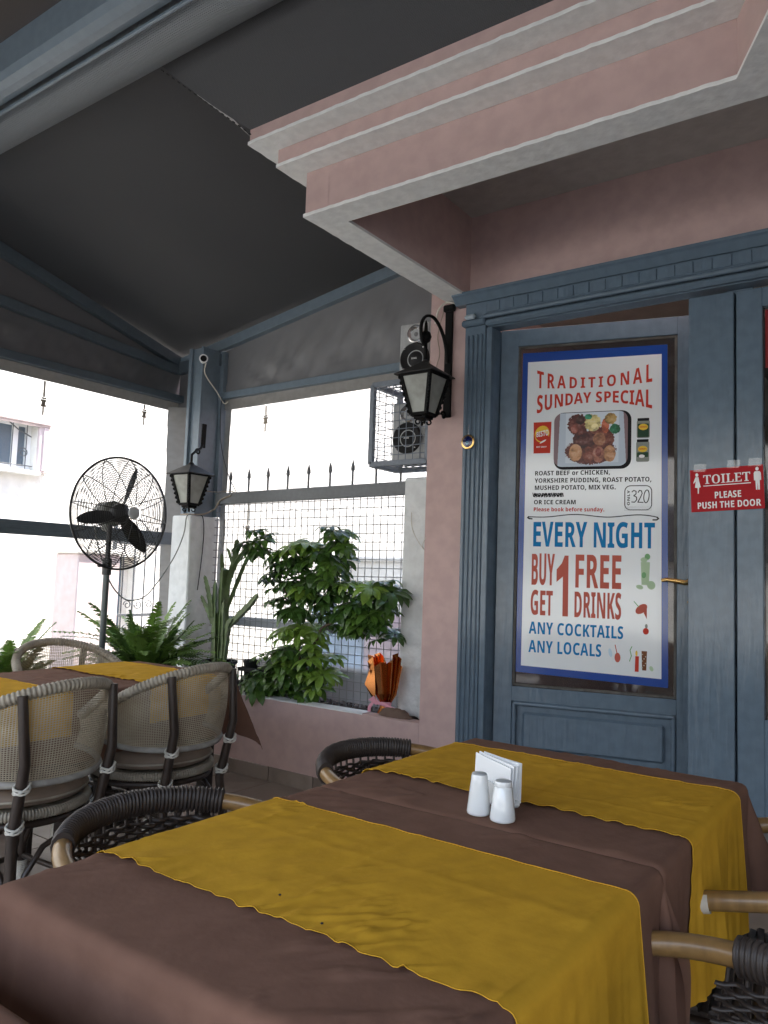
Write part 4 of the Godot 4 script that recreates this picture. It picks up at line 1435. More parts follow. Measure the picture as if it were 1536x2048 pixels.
# ---------------------------------------------------------------- lanterns, speakers and other things on the wall
func make_lantern(label: String) -> Node3D:
	var l := thing("wall_lantern", label, "lantern", Vector3.ZERO, 0.0, "four sided wall lanterns")
	var hb := 0.042
	var ht := 0.082
	var y0 := 0.045
	var y1 := 0.235
	var fr := MB.new()
	for sx in [-1, 1]:
		for sz in [-1, 1]:
			var a := V(sx * hb, y0, sz * hb)
			var b := V(sx * ht, y1, sz * ht)
			fr.bar(a, b, 0.018, 0.018, 0.002, V(1, 0, 0))
			# scalloped strip on the corner
			for k in 7:
				var p := a.lerp(b, (k + 0.5) / 7.0) + V(sx, 0, sz).normalized() * 0.011
				fr.lathe([Vector2(0, -0.010), Vector2(0.007, -0.006), Vector2(0.009, 0), Vector2(0.007, 0.006), Vector2(0, 0.010)], 6, Transform3D(Basis(), p))
	for yy in [[y0, hb], [y1, ht]]:
		for s in [-1, 1]:
			fr.bar(V(-yy[1], yy[0], s * yy[1]), V(yy[1], yy[0], s * yy[1]), 0.016, 0.016)
			fr.bar(V(s * yy[1], yy[0], -yy[1]), V(s * yy[1], yy[0], yy[1]), 0.016, 0.016)
	part("frame", fr, M.black, l)
	for k in 4:
		var b := Basis(Vector3.UP, k * PI / 2)
		var g := MB.new()
		g.quad(b * V(-hb, y0, hb), b * V(hb, y0, hb), b * V(ht, y1, ht), b * V(-ht, y1, ht))
		g.quad(b * V(-hb, y0, hb - 0.004), b * V(-ht, y1, ht - 0.004), b * V(ht, y1, ht - 0.004), b * V(hb, y0, hb - 0.004))
		part("pane", g, M.frosted, l)
	var rf := MB.new()
	var e := 0.108
	var ap := V(0, 0.315, 0)
	for k in 4:
		var b := Basis(Vector3.UP, k * PI / 2)
		rf.quad(b * V(-e, 0.238, e), b * V(e, 0.238, e), b * V(0.018, 0.300, 0.018), b * V(-0.018, 0.300, 0.018))
		rf.quad(b * V(-e, 0.233, e), b * V(-0.02, 0.290, 0.02), b * V(0.02, 0.290, 0.02), b * V(e, 0.233, e))
		rf.quad(b * V(-e, 0.233, e), b * V(e, 0.233, e), b * V(e, 0.238, e), b * V(-e, 0.238, e))
	rf.lathe([Vector2(0.025, 0.298), Vector2(0.018, 0.308), Vector2(0.008, 0.316), Vector2(0, 0.322)], 10)
	part("roof", rf, M.lamp_grey, l)
	var bt := MB.new()
	bt.box(V(0, 0.030, 0), V(0.07, 0.014, 0.07), 0.003)
	for k in 4:
		var b := Basis(Vector3.UP, k * PI / 2 + PI / 4)
		var pts := []
		for i in 12:
			var a := i / 11.0 * 5.2
			pts.push_back(b * V(0, 0.010 + 0.013 * cos(a) * (1.0 - i * 0.04), 0.026 + 0.014 * sin(a) * (1.0 - i * 0.04)))
		bt.tube(pts, 0.0042, 6)
	part("base_scroll", bt, M.black, l)
	return l

func build_wall_things() -> void:
	var l := make_lantern("black lantern on curled bracket beside the blue door, over the speaker cage")
	l.position = V(-2.005, 1.93, -3.10)
	var br := MB.new()
	br.span(V(-0.037, 0.08, -0.252), V(0.005, 0.665, -0.235), 0.003)
	br.span(V(-0.045, 0.63, -0.250), V(0.02, 0.665, -0.222), 0.006)
	br.tube(scroll(V(-0.016, 0.085, -0.21), 0.022, 1.1), 0.006, 6)
	part("wall_bar", br, M.black, l)
	var arm := MB.new()
	var pts := []
	for q in [V(-0.016, 0.36, -0.232), V(-0.014, 0.43, -0.215), V(-0.012, 0.49, -0.18), V(-0.008, 0.535, -0.12), V(-0.004, 0.55, -0.06), V(0, 0.535, 0.0), V(0, 0.50, 0.035), V(0, 0.455, 0.045), V(0, 0.41, 0.035), V(0, 0.385, 0.005)]: pts.push_back(q)
	var sm := []
	for i in pts.size() - 1:
		for k in 4:
			var a: Vector3 = pts[maxi(i - 1, 0)]
			var d: Vector3 = pts[mini(i + 2, pts.size() - 1)]
			sm.push_back(pts[i].cubic_interpolate(pts[i + 1], a, d, k / 4.0))
	sm.push_back(pts[pts.size() - 1])
	arm.tube(sm, 0.010, 8, true, 1.0, 0.7)
	part("arm", arm, M.black, l)
	var kn := MB.new()
	kn.lathe([Vector2(0.0, 0.315), Vector2(0.010, 0.318), Vector2(0.010, 0.40), Vector2(0.022, 0.41), Vector2(0.029, 0.43), Vector2(0.022, 0.452), Vector2(0.010, 0.46), Vector2(0.007, 0.50), Vector2(0, 0.515)], 14)
	part("hanger", kn, M.black, l)

	var l2: Node3D = make_lantern("black lantern hanging by the white corner pillar, next to the fan")
	l2.position = V(-3.865, 1.560, -3.27)
	var b2 := MB.new()
	b2.bar(V(-0.09, 0.44, -0.165), V(-0.085, 0.60, -0.165), 0.035, 0.014, 0.003)
	b2.tube([V(-0.085, 0.46, -0.158), V(-0.07, 0.43, -0.13), V(-0.03, 0.40, -0.06), V(0.0, 0.365, 0.0), V(0, 0.318, 0)], 0.008, 8)
	b2.tube(scroll(V(-0.05, 0.40, -0.09), 0.022, 1.2), 0.005, 6)
	part("bracket", b2, M.black, l2)

	# speakers and cage
	var sp := make_speaker("grey loudspeaker standing on top of the wire cage")
	sp.position = V(-2.300, 2.247, -3.53); sp.rotation.y = 0.10
	var s2 := copy(sp, "grey loudspeaker inside the wire cage", V(-2.325, 1.815, -3.515), 0.06)
	s2.scale = V(1.0, 0.97, 0.9)
	var cg := thing("speaker_cage", "blue grey wire cage on the pink column", "cage")
	var lo := V(-2.515, 1.80, -3.635)
	var hi := V(-2.148, 2.240, -3.375)
	var f := MB.new()
	for y in [lo.y, hi.y]:
		for z in [lo.z, hi.z]: f.bar(V(lo.x, y, z), V(hi.x, y, z), 0.028, 0.028)
		for x in [lo.x, hi.x]: f.bar(V(x, y, lo.z), V(x, y, hi.z), 0.028, 0.028)
	for x in [lo.x, hi.x]:
		for z in [lo.z, hi.z]: f.bar(V(x, lo.y, z), V(x, hi.y, z), 0.028, 0.028, 0.002, V(1, 0, 0))
	part("frame", f, M.cage, cg)
	var w := MB.new()
	var q := lo.x + 0.044
	while q < hi.x:
		w.rod(V(q, lo.y, hi.z + 0.004), V(q, hi.y, hi.z + 0.004), 0.0024, 5)
		for y in [lo.y - 0.014, hi.y + 0.004]: w.rod(V(q, y, lo.z), V(q, y, hi.z), 0.0024, 5)
		q += 0.046
	q = lo.y + 0.044
	while q < hi.y:
		w.rod(V(lo.x, q, hi.z + 0.007), V(hi.x, q, hi.z + 0.007), 0.0024, 5)
		w.rod(V(lo.x - 0.004, q, lo.z), V(lo.x - 0.004, q, hi.z), 0.0024, 5)
		q += 0.046
	q = lo.z + 0.044
	while q < hi.z:
		for y in [lo.y - 0.017, hi.y + 0.007]: w.rod(V(lo.x, y, q), V(hi.x, y, q), 0.0024, 5)
		q += 0.046
	part("wire_mesh", w, M.cage, cg)

	# amulet
	var ey := thing("evil_eye_amulet", "round blue glass eye amulet with gold rim on the blue pilaster", "amulet", V(-1.872, 1.868, -3.306))
	var rx := Transform3D(Basis(V(1, 0, 0), PI / 2), Vector3.ZERO)
	var a1 := MB.new()
	a1.lathe([Vector2(0.0, -0.004), Vector2(0.030, -0.003), Vector2(0.036, 0.0), Vector2(0.036, 0.004), Vector2(0.030, 0.006), Vector2(0.0, 0.006)], 28, rx)
	part("rim", a1, M.brass, ey)
	a1 = MB.new()
	a1.lathe([Vector2(0.0275, 0.0061), Vector2(0.022, 0.0085), Vector2(0.0, 0.010)], 24, rx)
	part("glass", a1, M.eye_blue, ey)
	a1 = MB.new()
	a1.lathe([Vector2(0.0085, 0.0095), Vector2(0.0, 0.0113)], 16, Transform3D(rx.basis, V(0, -0.006, 0)))
	part("iris", a1, M.eye_pale, ey)
	a1 = MB.new()
	a1.lathe([Vector2(0.0035, 0.0112), Vector2(0.0, 0.0122)], 12, Transform3D(rx.basis, V(0, -0.006, 0)))
	part("pupil", a1, M.eye_blue, ey)
	a1 = MB.new()
	a1.tube([V(0, 0.034, 0.002), V(0.002, 0.05, 0.003), V(0.0, 0.075, 0.0), V(0.004, 0.083, 0.0), V(0, 0.088, -0.004)], 0.0016, 5)
	part("cord", a1, M.chrome, ey)

	# security camera on the post
	var cc := thing("security_camera", "small white bullet security camera on the corner post", "camera", V(-3.985, 2.59, -3.43))
	var aim := Basis.looking_at(V(3.6, -0.55, 3.0).normalized())
	var cb := MB.new()
	cb.lathe([Vector2(0.0, -0.045), Vector2(0.022, -0.043), Vector2(0.024, 0.03), Vector2(0.029, 0.032), Vector2(0.029, 0.045), Vector2(0.021, 0.046)], 18, Transform3D(aim * Basis(V(1, 0, 0), -PI / 2), V(0.03, 0, 0.03)))
	part("body", cb, M.sign_white, cc)
	cb = MB.new()
	cb.lathe([Vector2(0.021, 0.0455), Vector2(0.012, 0.041), Vector2(0, 0.044)], 18, Transform3D(aim * Basis(V(1, 0, 0), -PI / 2), V(0.03, 0, 0.03)))
	part("lens", cb, M.black, cc)
	cb = MB.new()
	cb.rod(V(0.01, 0, 0), V(-0.025, 0.01, -0.02), 0.012, 10)
	part("mount", cb, M.sign_white, cc)

	# cables
	cable("white cable hanging down the corner post from the camera", [V(-3.95, 2.57, -3.42), V(-3.965, 2.50, -3.43), V(-3.955, 2.40, -3.53), V(-3.94, 2.33, -3.585), V(-3.90, 2.335, -3.585)], 0.004, M.cable_white)
	cable("thin black cable slung from the valance to the fence rail", [V(-3.945, 2.37, -3.57), V(-3.95, 2.25, -3.57), V(-3.92, 2.05, -3.56), V(-3.84, 1.85, -3.555), V(-3.745, 1.705, -3.56)], 0.0025, M.black_matt)
	cable("tan cables bundled along the pillar top behind the lantern", [V(-4.10, 1.556, -3.40), V(-4.0, 1.556, -3.40), V(-3.95, 1.56, -3.46), V(-3.93, 1.60, -3.54), V(-3.90, 1.66, -3.56), V(-3.80, 1.69, -3.56)], 0.006, M.cable_tan)
	cable("thin tan cable strung level behind the lantern", [V(-3.99, 1.72, -3.45), V(-3.92, 1.715, -3.54), V(-3.82, 1.72, -3.56), V(-3.745, 1.705, -3.57)], 0.003, M.cable_tan)
	cable("black cable running down the white pillar", [V(-3.98, 1.555, -3.44), V(-3.962, 1.545, -3.47), V(-3.964, 1.45, -3.49), V(-3.964, 1.30, -3.485), V(-3.963, 1.15, -3.47), V(-3.963, 1.06, -3.46)], 0.003, M.black_matt)
	cable("white cable over the lantern bracket under the overhang", [V(-1.97, 2.595, -3.35), V(-2.03, 2.608, -3.33), V(-2.06, 2.58, -3.31), V(-2.09, 2.55, -3.33), V(-2.13, 2.50, -3.38), V(-2.15, 2.46, -3.44)], 0.005, M.cable_white)
	cable("thin loose wire hanging beside the lantern bracket", [V(-2.055, 2.58, -3.345), V(-2.09, 2.45, -3.345), V(-2.075, 2.35, -3.345), V(-2.10, 2.26, -3.345), V(-2.09, 2.20, -3.346)], 0.0022, M.cable_tan)
	cable("thin white wire looped on the pink column edge", [V(-2.13, 1.40, -3.352), V(-2.15, 1.36, -3.352), V(-2.20, 1.34, -3.45), V(-2.30, 1.38, -3.552), V(-2.35, 1.46, -3.555), V(-2.36, 1.55, -3.556)], 0.0018, M.cable_white)

func cable(label: String, pts: Array, r: float, m: Material) -> void:
	var sm := []
	for i in pts.size() - 1:
		for k in 5:
			sm.push_back(pts[i].cubic_interpolate(pts[i + 1], pts[maxi(i - 1, 0)], pts[mini(i + 2, pts.size() - 1)], k / 5.0))
	sm.push_back(pts[pts.size() - 1])
	var b := MB.new()
	b.tube(sm, r, 6)
	var o := part(numbered("cable"), b, m, self)
	o.set_meta("label", label); o.set_meta("category", "cable"); o.set_meta("group", "loose cables")

func make_speaker(label: String) -> Node3D:
	var s := thing("loudspeaker", label, "speaker", Vector3.ZERO, 0.0, "grey loudspeakers")
	var b := MB.new()
	b.span(V(-0.105, 0, -0.095), V(0.105, 0.335, 0.075), 0.006)
	part("cabinet", b, M.speaker, s)
	var p := MB.new()
	p.span(V(-0.078, 0.004, 0.074), V(0.078, 0.33, 0.086), 0.005)
	part("front_plate", p, M.speaker, s)
	var rx := Basis(V(1, 0, 0), PI / 2)
	var t := MB.new()
	t.lathe([Vector2(0.050, 0.0), Vector2(0.050, 0.010), Vector2(0.043, 0.014), Vector2(0.038, 0.006), Vector2(0.018, -0.01), Vector2(0.0, -0.008)], 24, Transform3D(rx, V(0, 0.268, 0.086)))
	var to := part("tweeter", t, M.chrome, s)
	t = MB.new()
	t.lathe([Vector2(0.016, -0.006), Vector2(0.012, 0.002), Vector2(0, 0.005)], 16, Transform3D(rx, V(0, 0.268, 0.086)))
	part("dome", t, M.speaker_grey, to)
	var w := MB.new()
	w.lathe([Vector2(0.088, 0.0), Vector2(0.088, 0.012), Vector2(0.080, 0.020), Vector2(0.072, 0.014), Vector2(0.045, -0.004), Vector2(0.040, 0.006), Vector2(0.0, 0.014)], 32, Transform3D(rx, V(0, 0.130, 0.087)))
	var wo := part("woofer", w, M.black_matt, s)
	var sc := MB.new()
	for k in 4: sc.lathe([Vector2(0.005, 0.018), Vector2(0.004, 0.023), Vector2(0, 0.024)], 8, Transform3D(rx, V(0.080 * cos(PI / 4 + k * PI / 2), 0.130 + 0.080 * sin(PI / 4 + k * PI / 2), 0.087)))
	part("screw", sc, M.chrome, wo)
	letters(wo, "SONY", -0.017, 0.017, func(_u): return 0.135, func(_u): return 0.126, 0.1025, M.sign_white, "bold")
	return s

# ---------------------------------------------------------------- flat print: lettering warped into place
var fonts := {}
func font(kind: String) -> Font:
	if fonts.has(kind): return fonts[kind]
	var f := SystemFont.new()
	f.font_names = PackedStringArray(["Droid Serif"] if kind == "serif" else ["Droid Sans"])
	f.font_weight = 400 if kind == "thin" else 700
	var fv := FontVariation.new()
	fv.base_font = f
	if kind == "bold": fv.variation_embolden = 0.2
	if kind == "black": fv.variation_embolden = 0.25
	if kind == "serif": fv.variation_embolden = 0.0
	fonts[kind] = fv
	return fv
func letters(parent: Node, text: String, x0: float, x1: float, low: Callable, high: Callable, z: float, m: Material, kind := "bold", gap := 0.0, called := "lettering") -> void:
	var f := font(kind)
	var adv := []
	var total := 0.0
	var size := 64
	for i in text.length():
		var w := f.get_string_size(text[i], HORIZONTAL_ALIGNMENT_LEFT, -1, size).x / size
		adv.push_back(w); total += w + (gap if i < text.length() - 1 else 0.0)
	var vs := PackedVector3Array()
	var pen := 0.0
	var cap := 0.71
	for i in text.length():
		if text[i] != " ":
			var tm := TextMesh.new()
			tm.font = f; tm.font_size = size; tm.pixel_size = 1.0 / size; tm.depth = 0.0; tm.text = text[i]
			tm.horizontal_alignment = HORIZONTAL_ALIGNMENT_LEFT
			tm.vertical_alignment = VERTICAL_ALIGNMENT_TOP
			var ascent := f.get_ascent(size) / size
			var a := tm.get_mesh_arrays()
			var pv: PackedVector3Array = a[Mesh.ARRAY_VERTEX]
			var ix = a[Mesh.ARRAY_INDEX]
			var nm: PackedVector3Array = a[Mesh.ARRAY_NORMAL]
			var order := []
			if ix != null and ix.size() > 0:
				for k in ix: order.push_back(k)
			else:
				for k in pv.size(): order.push_back(k)
			for k in order:
				if nm.size() > k and nm[k].z < 0.5: continue
				var p := pv[k]
				var u := (pen + p.x) / total
				var h := (p.y + ascent) / cap
				vs.push_back(V(lerpf(x0, x1, u), lerpf(low.call(u), high.call(u), h), z))
		pen += adv[i] + gap
	if vs.size() == 0: return
	var ns := PackedVector3Array()
	ns.resize(vs.size()); ns.fill(V(0, 0, 1))
	# keep one winding throughout
	for i in range(0, vs.size() - 2, 3):
		if (vs[i + 1] - vs[i]).cross(vs[i + 2] - vs[i]).z > 0:
			var s := vs[i + 1]; vs[i + 1] = vs[i + 2]; vs[i + 2] = s
	var arr := []
	arr.resize(Mesh.ARRAY_MAX)
	arr[Mesh.ARRAY_VERTEX] = vs; arr[Mesh.ARRAY_NORMAL] = ns
	var mesh := ArrayMesh.new()
	mesh.add_surface_from_arrays(Mesh.PRIMITIVE_TRIANGLES, arr)
	part(called, mesh, m, parent)
func line(parent: Node, text: String, x0: float, x1: float, y0: float, y1: float, m: Material, kind := "bold", gap := 0.0) -> void:
	letters(parent, text, x0, x1, func(_u): return y0, func(_u): return y1, 0.0026, m, kind, gap)
func oval(cx: float, cy: float, rx: float, ry: float, turn := 0.0, k := 20) -> PackedVector2Array:
	var p := PackedVector2Array()
	for i in k: p.push_back(Vector2(cx, cy) + Vector2(rx * cos(TAU * i / k), ry * sin(TAU * i / k)).rotated(turn))
	return p
func rrect(x0: float, y0: float, x1: float, y1: float, r: float) -> PackedVector2Array:
	var p := PackedVector2Array()
	for c in [[x1 - r, y1 - r, 0.0], [x0 + r, y1 - r, 0.25], [x0 + r, y0 + r, 0.5], [x1 - r, y0 + r, 0.75]]:
		for i in 7:
			var a: float = TAU * (c[2] + 0.25 * i / 6.0)
			p.push_back(Vector2(c[0] + r * cos(a), c[1] + r * sin(a)))
	return p
func flat(parent: Node, called: String, poly: PackedVector2Array, z: float, m: Material) -> void:
	var b := MB.new()
	b.plate(poly, z, z)
	part(called, b, m, parent)
func stroke(pts: Array, w: float) -> PackedVector2Array:
	var a := PackedVector2Array()
	var b := PackedVector2Array()
	for i in pts.size():
		var d: Vector2 = (pts[mini(i + 1, pts.size() - 1)] - pts[maxi(i - 1, 0)]).normalized()
		var o := Vector2(-d.y, d.x) * w * 0.5
		a.push_back(pts[i] + o); b.push_back(pts[i] - o)
	b.reverse(); a.append_array(b)
	return a
func draw_stroke(parent: Node, called: String, pts: Array, w: float, z: float, m: Material) -> void:
	var b := MB.new()
	for i in pts.size() - 1:
		var d: Vector2 = (pts[i + 1] - pts[i]).normalized()
		var o := Vector2(-d.y, d.x) * w * 0.5
		var e := d * w * 0.3
		var p: Vector2 = pts[i] - e
		var q: Vector2 = pts[i + 1] + e
		b.quad(V(p.x - o.x, p.y - o.y, z), V(q.x - o.x, q.y - o.y, z), V(q.x + o.x, q.y + o.y, z), V(p.x + o.x, p.y + o.y, z))
	part(called, b, m, parent)

func meal_texture() -> ImageTexture:
	var w := 276
	var h := 210
	var im := Image.create(w, h, false, Image.FORMAT_RGB8)
	var f := FastNoiseLite.new()
	f.seed = 77; f.frequency = 0.06
	var ov := [ # cx, cy, rx, ry, colour, roughness of outline
		[0.50, 0.72, 0.34, 0.24, Color(0.36, 0.13, 0.08), 0.08], [0.62, 0.50, 0.20, 0.22, Color(0.42, 0.17, 0.10), 0.06], [0.42, 0.50, 0.16, 0.16, Color(0.30, 0.10, 0.07), 0.06],
		[0.33, 0.22, 0.14, 0.20, Color(0.36, 0.13, 0.09), 0.14], [0.36, 0.14, 0.06, 0.08, Color(0.20, 0.08, 0.06), 0.1], [0.28, 0.30, 0.05, 0.08, Color(0.58, 0.30, 0.24), 0.1],
		[0.53, 0.20, 0.11, 0.15, Color(0.86, 0.80, 0.52), 0.16], [0.47, 0.08, 0.05, 0.05, Color(0.10, 0.52, 0.36), 0.1], [0.56, 0.28, 0.05, 0.07, Color(0.95, 0.90, 0.66), 0.1],
		[0.70, 0.26, 0.05, 0.14, Color(0.74, 0.35, 0.20), 0.1], [0.77, 0.13, 0.08, 0.10, Color(0.70, 0.56, 0.30), 0.1], [0.83, 0.32, 0.07, 0.09, Color(0.05, 0.42, 0.26), 0.1],
		[0.62, 0.50, 0.085, 0.12, Color(0.62, 0.40, 0.27), 0.04], [0.30, 0.74, 0.09, 0.16, Color(0.76, 0.55, 0.37), 0.03], [0.47, 0.78, 0.075, 0.15, Color(0.48, 0.21, 0.13), 0.03], [0.61, 0.78, 0.08, 0.15, Color(0.62, 0.36, 0.27), 0.03], [0.76, 0.77, 0.08, 0.15, Color(0.72, 0.50, 0.32), 0.03],
		[0.61, 0.74, 0.04, 0.08, Color(0.46, 0.16, 0.11), 0.05]]
	for y in h:
		for x in w:
			var u := float(x) / w
			var v := float(y) / h
			var c := Color(0.80, 0.84, 0.88)
			if u < 0.08 + (1.0 - v) * 0.03 - 0.03 or u > 0.95 - 0.01 + (v) * 0.04: c = Color(0.50, 0.40, 0.42)
			elif u < 0.16 or u > 0.88 or v > 0.93: c = Color(0.72, 0.77, 0.82)
			for o in ov:
				var n := f.get_noise_2d(x * 1.6 + o[0] * 300.0, y * 1.6)
				var q: float = Vector2((u - o[0]) / o[2], (v - o[1]) / o[3]).length() + n * o[5] * 1.6
				if q < 1.0:
					var g := f.get_noise_2d(x * 0.35 + o[0] * 500.0, y * 0.5 + 90.0) + 0.35 * f.get_noise_2d(x * 1.5, y * 1.5) + 0.25 - q * 0.45
					c = Color(o[4]).lerp(Color(o[4]).lightened(0.35), clampf(g + 0.1, 0, 1)).darkened(clampf(-g * 0.5, 0, 1))
			im.set_pixel(x, y, c)
	im.generate_mipmaps()
	return ImageTexture.create_from_image(im)

func build_poster() -> void:
	# local x along the door leaf from its hinge, y above the door foot
	var a := deg_to_rad(14.0)
	var p := thing("menu_poster", "blue bordered poster advertising a traditional sunday special on the ajar door", "poster", V(-1.765, 0.0, -3.42), a)
	var zb := Transform3D(Basis(), V(0, 0, -0.0175))
	p.position += Basis(Vector3.UP, a) * V(0, 0, -0.0175)
	var sh := MB.new()
	sh.plate(PackedVector2Array([Vector2(0.112, 2.323), Vector2(0.101, 0.758), Vector2(0.797, 0.737), Vector2(0.788, 2.316)]), 0.0, 0.0016)
	part("sheet", sh, M.paper_blue, p)
	flat(p, "white_panel", PackedVector2Array([Vector2(0.138, 2.276), Vector2(0.131, 0.790), Vector2(0.768, 0.775), Vector2(0.762, 2.272)]), 0.0021, M.paper_white)
	var curve := func(u): return 4.0 * (u - 0.5) * (u - 0.5)
	letters(p, "TRADITIONAL", 0.183, 0.722, func(u): return 2.131 + 0.012 * curve.call(u), func(u): return 2.180 + 0.050 * curve.call(u), 0.0026, M.ink_red, "bold", 0.20)
	letters(p, "SUNDAY SPECIAL", 0.183, 0.722, func(u): return 2.058 - 0.043 * curve.call(u), func(u): return 2.107 - 0.004 * curve.call(u), 0.0026, M.ink_red, "bold", 0.02)
	# photograph of the meal in a rounded black frame
	flat(p, "picture_edge", rrect(0.272, 1.735, 0.630, 2.014, 0.045), 0.0023, M.ink_black)
	var ph := MB.new()
	var poly := rrect(0.271, 1.749, 0.614, 2.011, 0.040)
	var cx := 0.4425
	var cy := 1.88
	for i in poly.size():
		var q := poly[i]
		var r := poly[(i + 1) % poly.size()]
		ph.put(V(cx, cy, 0.0026), V(0, 0, 1), Vector2(0.5, 0.5))
		ph.put(V(r.x, r.y, 0.0026), V(0, 0, 1), Vector2((r.x - 0.271) / 0.343, 1.0 - (r.y - 1.749) / 0.262))
		ph.put(V(q.x, q.y, 0.0026), V(0, 0, 1), Vector2((q.x - 0.271) / 0.343, 1.0 - (q.y - 1.749) / 0.262))
	part("picture", ph, mat(Color(1, 1, 1), 0.3, {"tex": meal_texture()}), p)
	# gravy tub
	flat(p, "tub_print", PackedVector2Array([Vector2(0.173, 1.818), Vector2(0.254, 1.818), Vector2(0.258, 1.972), Vector2(0.171, 1.972)]), 0.0023, M.ink_red)
	flat(p, "tub_print", oval(0.213, 1.913, 0.035, 0.042, -0.3), 0.0024, M.ink_yellow)
	flat(p, "tub_print", oval(0.213, 1.900, 0.033, 0.024, -0.3), 0.0025, M.ink_red)
	letters(p, "BISTO", 0.184, 0.245, func(u): return 1.898 + u * 0.008, func(u): return 1.922 + u * 0.012, 0.0028, M.sign_white, "bold")
	flat(p, "tub_print", oval(0.218, 1.876, 0.018, 0.004, 0.5), 0.0026, M.sign_white)
	line(p, "BEST GRAVY", 0.186, 0.236, 1.846, 1.853, M.sign_white, "bold")
	# two jars
	for j in [[0.654, 1.878, 1.972, true], [0.652, 1.766, 1.872, false]]:
		var x0: float = j[0]
		var y0: float = j[1]
		var y1: float = j[2]
		flat(p, "jar_print", rrect(x0, y0, x0 + 0.058, y1 - 0.010, 0.008), 0.0023, M.ink_grey)
		flat(p, "jar_print", rrect(x0 + 0.003, y1 - 0.013, x0 + 0.055, y1, 0.003), 0.0024, M.ink_black)
		if j[3]: flat(p, "jar_print", rrect(x0 + 0.004, y0 + 0.004, x0 + 0.054, y0 + 0.068, 0.004), 0.0025, M.ink_dkgreen)
		else:
			flat(p, "jar_print", rrect(x0 + 0.004, y0 + 0.022, x0 + 0.054, y0 + 0.045, 0.004), 0.0025, M.ink_dkgreen)
			flat(p, "jar_print", oval(x0 + 0.025, y0 + 0.026, 0.013, 0.008), 0.0026, M.sign_white)
		flat(p, "jar_print", oval(x0 + 0.029, y0 + (0.052 if j[3] else 0.060), 0.021, 0.015), 0.0026, M.ink_yellow)
		letters(p, "Colman's", x0 + 0.012, x0 + 0.046, func(_u): return y0 + (0.049 if j[3] else 0.057), func(_u): return y0 + (0.057 if j[3] else 0.065), 0.0028, M.ink_red, "bold")
	line(p, "ROAST BEEF or CHICKEN,", 0.180, 0.537, 1.709, 1.730, M.ink_black)
	line(p, "YORKSHIRE PUDDING, ROAST POTATO,", 0.181, 0.722, 1.673, 1.694, M.ink_black)
	line(p, "MUSHED POTATO, MIX VEG.", 0.180, 0.563, 1.638, 1.659, M.ink_black)
	# crossed out line
	line(p, "APPLE PIE", 0.178, 0.318, 1.604, 1.622, M.ink_black)
	var zig := []
	for i in 40: zig.push_back(Vector2(0.173 + i * 0.0038, 1.604 + (0.018 if i % 2 == 0 else 0.0) + rng.randf_range(-0.002, 0.002)))
	draw_stroke(p, "scribble", zig, 0.0032, 0.0030, M.ink_black)
	line(p, "OR ICE CREAM", 0.178, 0.381, 1.568, 1.588, M.ink_black)
	line(p, "Please book before sunday.", 0.177, 0.512, 1.534, 1.552, M.ink_red)
	# price box, hand written
	var fr := []
	for q in rrect(0.603, 1.541, 0.722, 1.654, 0.026): fr.push_back(q)
	fr.push_back(fr[0])
	draw_stroke(p, "price_box", fr, 0.004, 0.0026, M.ink_black)
	draw_stroke(p, "price", [Vector2(0.635, 1.625), Vector2(0.643, 1.632), Vector2(0.653, 1.628), Vector2(0.653, 1.616), Vector2(0.643, 1.607), Vector2(0.655, 1.601), Vector2(0.656, 1.588), Vector2(0.647, 1.577), Vector2(0.634, 1.578)], 0.0042, 0.0028, M.ink_black)
	draw_stroke(p, "price", [Vector2(0.662, 1.622), Vector2(0.668, 1.632), Vector2(0.677, 1.630), Vector2(0.680, 1.618), Vector2(0.672, 1.598), Vector2(0.661, 1.577), Vector2(0.685, 1.576)], 0.0042, 0.0028, M.ink_black)
	var zero := []
	for q in oval(0.699, 1.604, 0.0115, 0.030, -0.1, 18): zero.push_back(q)
	zero.push_back(zero[0])
	draw_stroke(p, "price", zero, 0.0042, 0.0028, M.ink_black)
	var on := Node3D.new()
	on.name = "upright_word"
	p.add_child(on)
	on.position = V(0.6255, 1.561, 0)
	on.rotation.z = PI / 2
	letters(on, "ONLY", 0.0, 0.072, func(_u): return 0.0, func(_u): return 0.011, 0.0028, M.ink_black, "bold", 0.05)
	# flourish
	var sw := []
	var sw2 := []
	for i in 33:
		var u := i / 32.0
		var y := 1.513 + 0.006 * sin(u * TAU * 2.0 + PI) * (1.0 if absf(u - 0.5) > 0.02 else 0.0) - 0.006 * pow(absf(2.0 * u - 1.0), 6.0)
		sw.push_back(Vector2(lerpf(0.155, 0.748, u), y))
	draw_stroke(p, "flourish", sw, 0.0045, 0.0026, M.ink_black)
	draw_stroke(p, "flourish", [Vector2(0.156, 1.508), Vector2(0.150, 1.503), Vector2(0.158, 1.498), Vector2(0.172, 1.497)], 0.006, 0.0026, M.ink_black)
	draw_stroke(p, "flourish", [Vector2(0.746, 1.507), Vector2(0.752, 1.501), Vector2(0.744, 1.495), Vector2(0.728, 1.495)], 0.006, 0.0026, M.ink_black)
	line(p, "EVERY NIGHT", 0.171, 0.737, 1.363, 1.478, M.ink_cyan, "black", 0.0)
	line(p, "BUY", 0.169, 0.284, 1.178, 1.322, M.ink_red_glare, "black")
	line(p, "GET", 0.169, 0.278, 1.034, 1.148, M.ink_red_glare, "black")
	line(p, "FREE", 0.373, 0.594, 1.172, 1.323, M.ink_red_glare, "black")
	line(p, "DRINKS", 0.374, 0.594, 1.033, 1.149, M.ink_red_glare, "black")
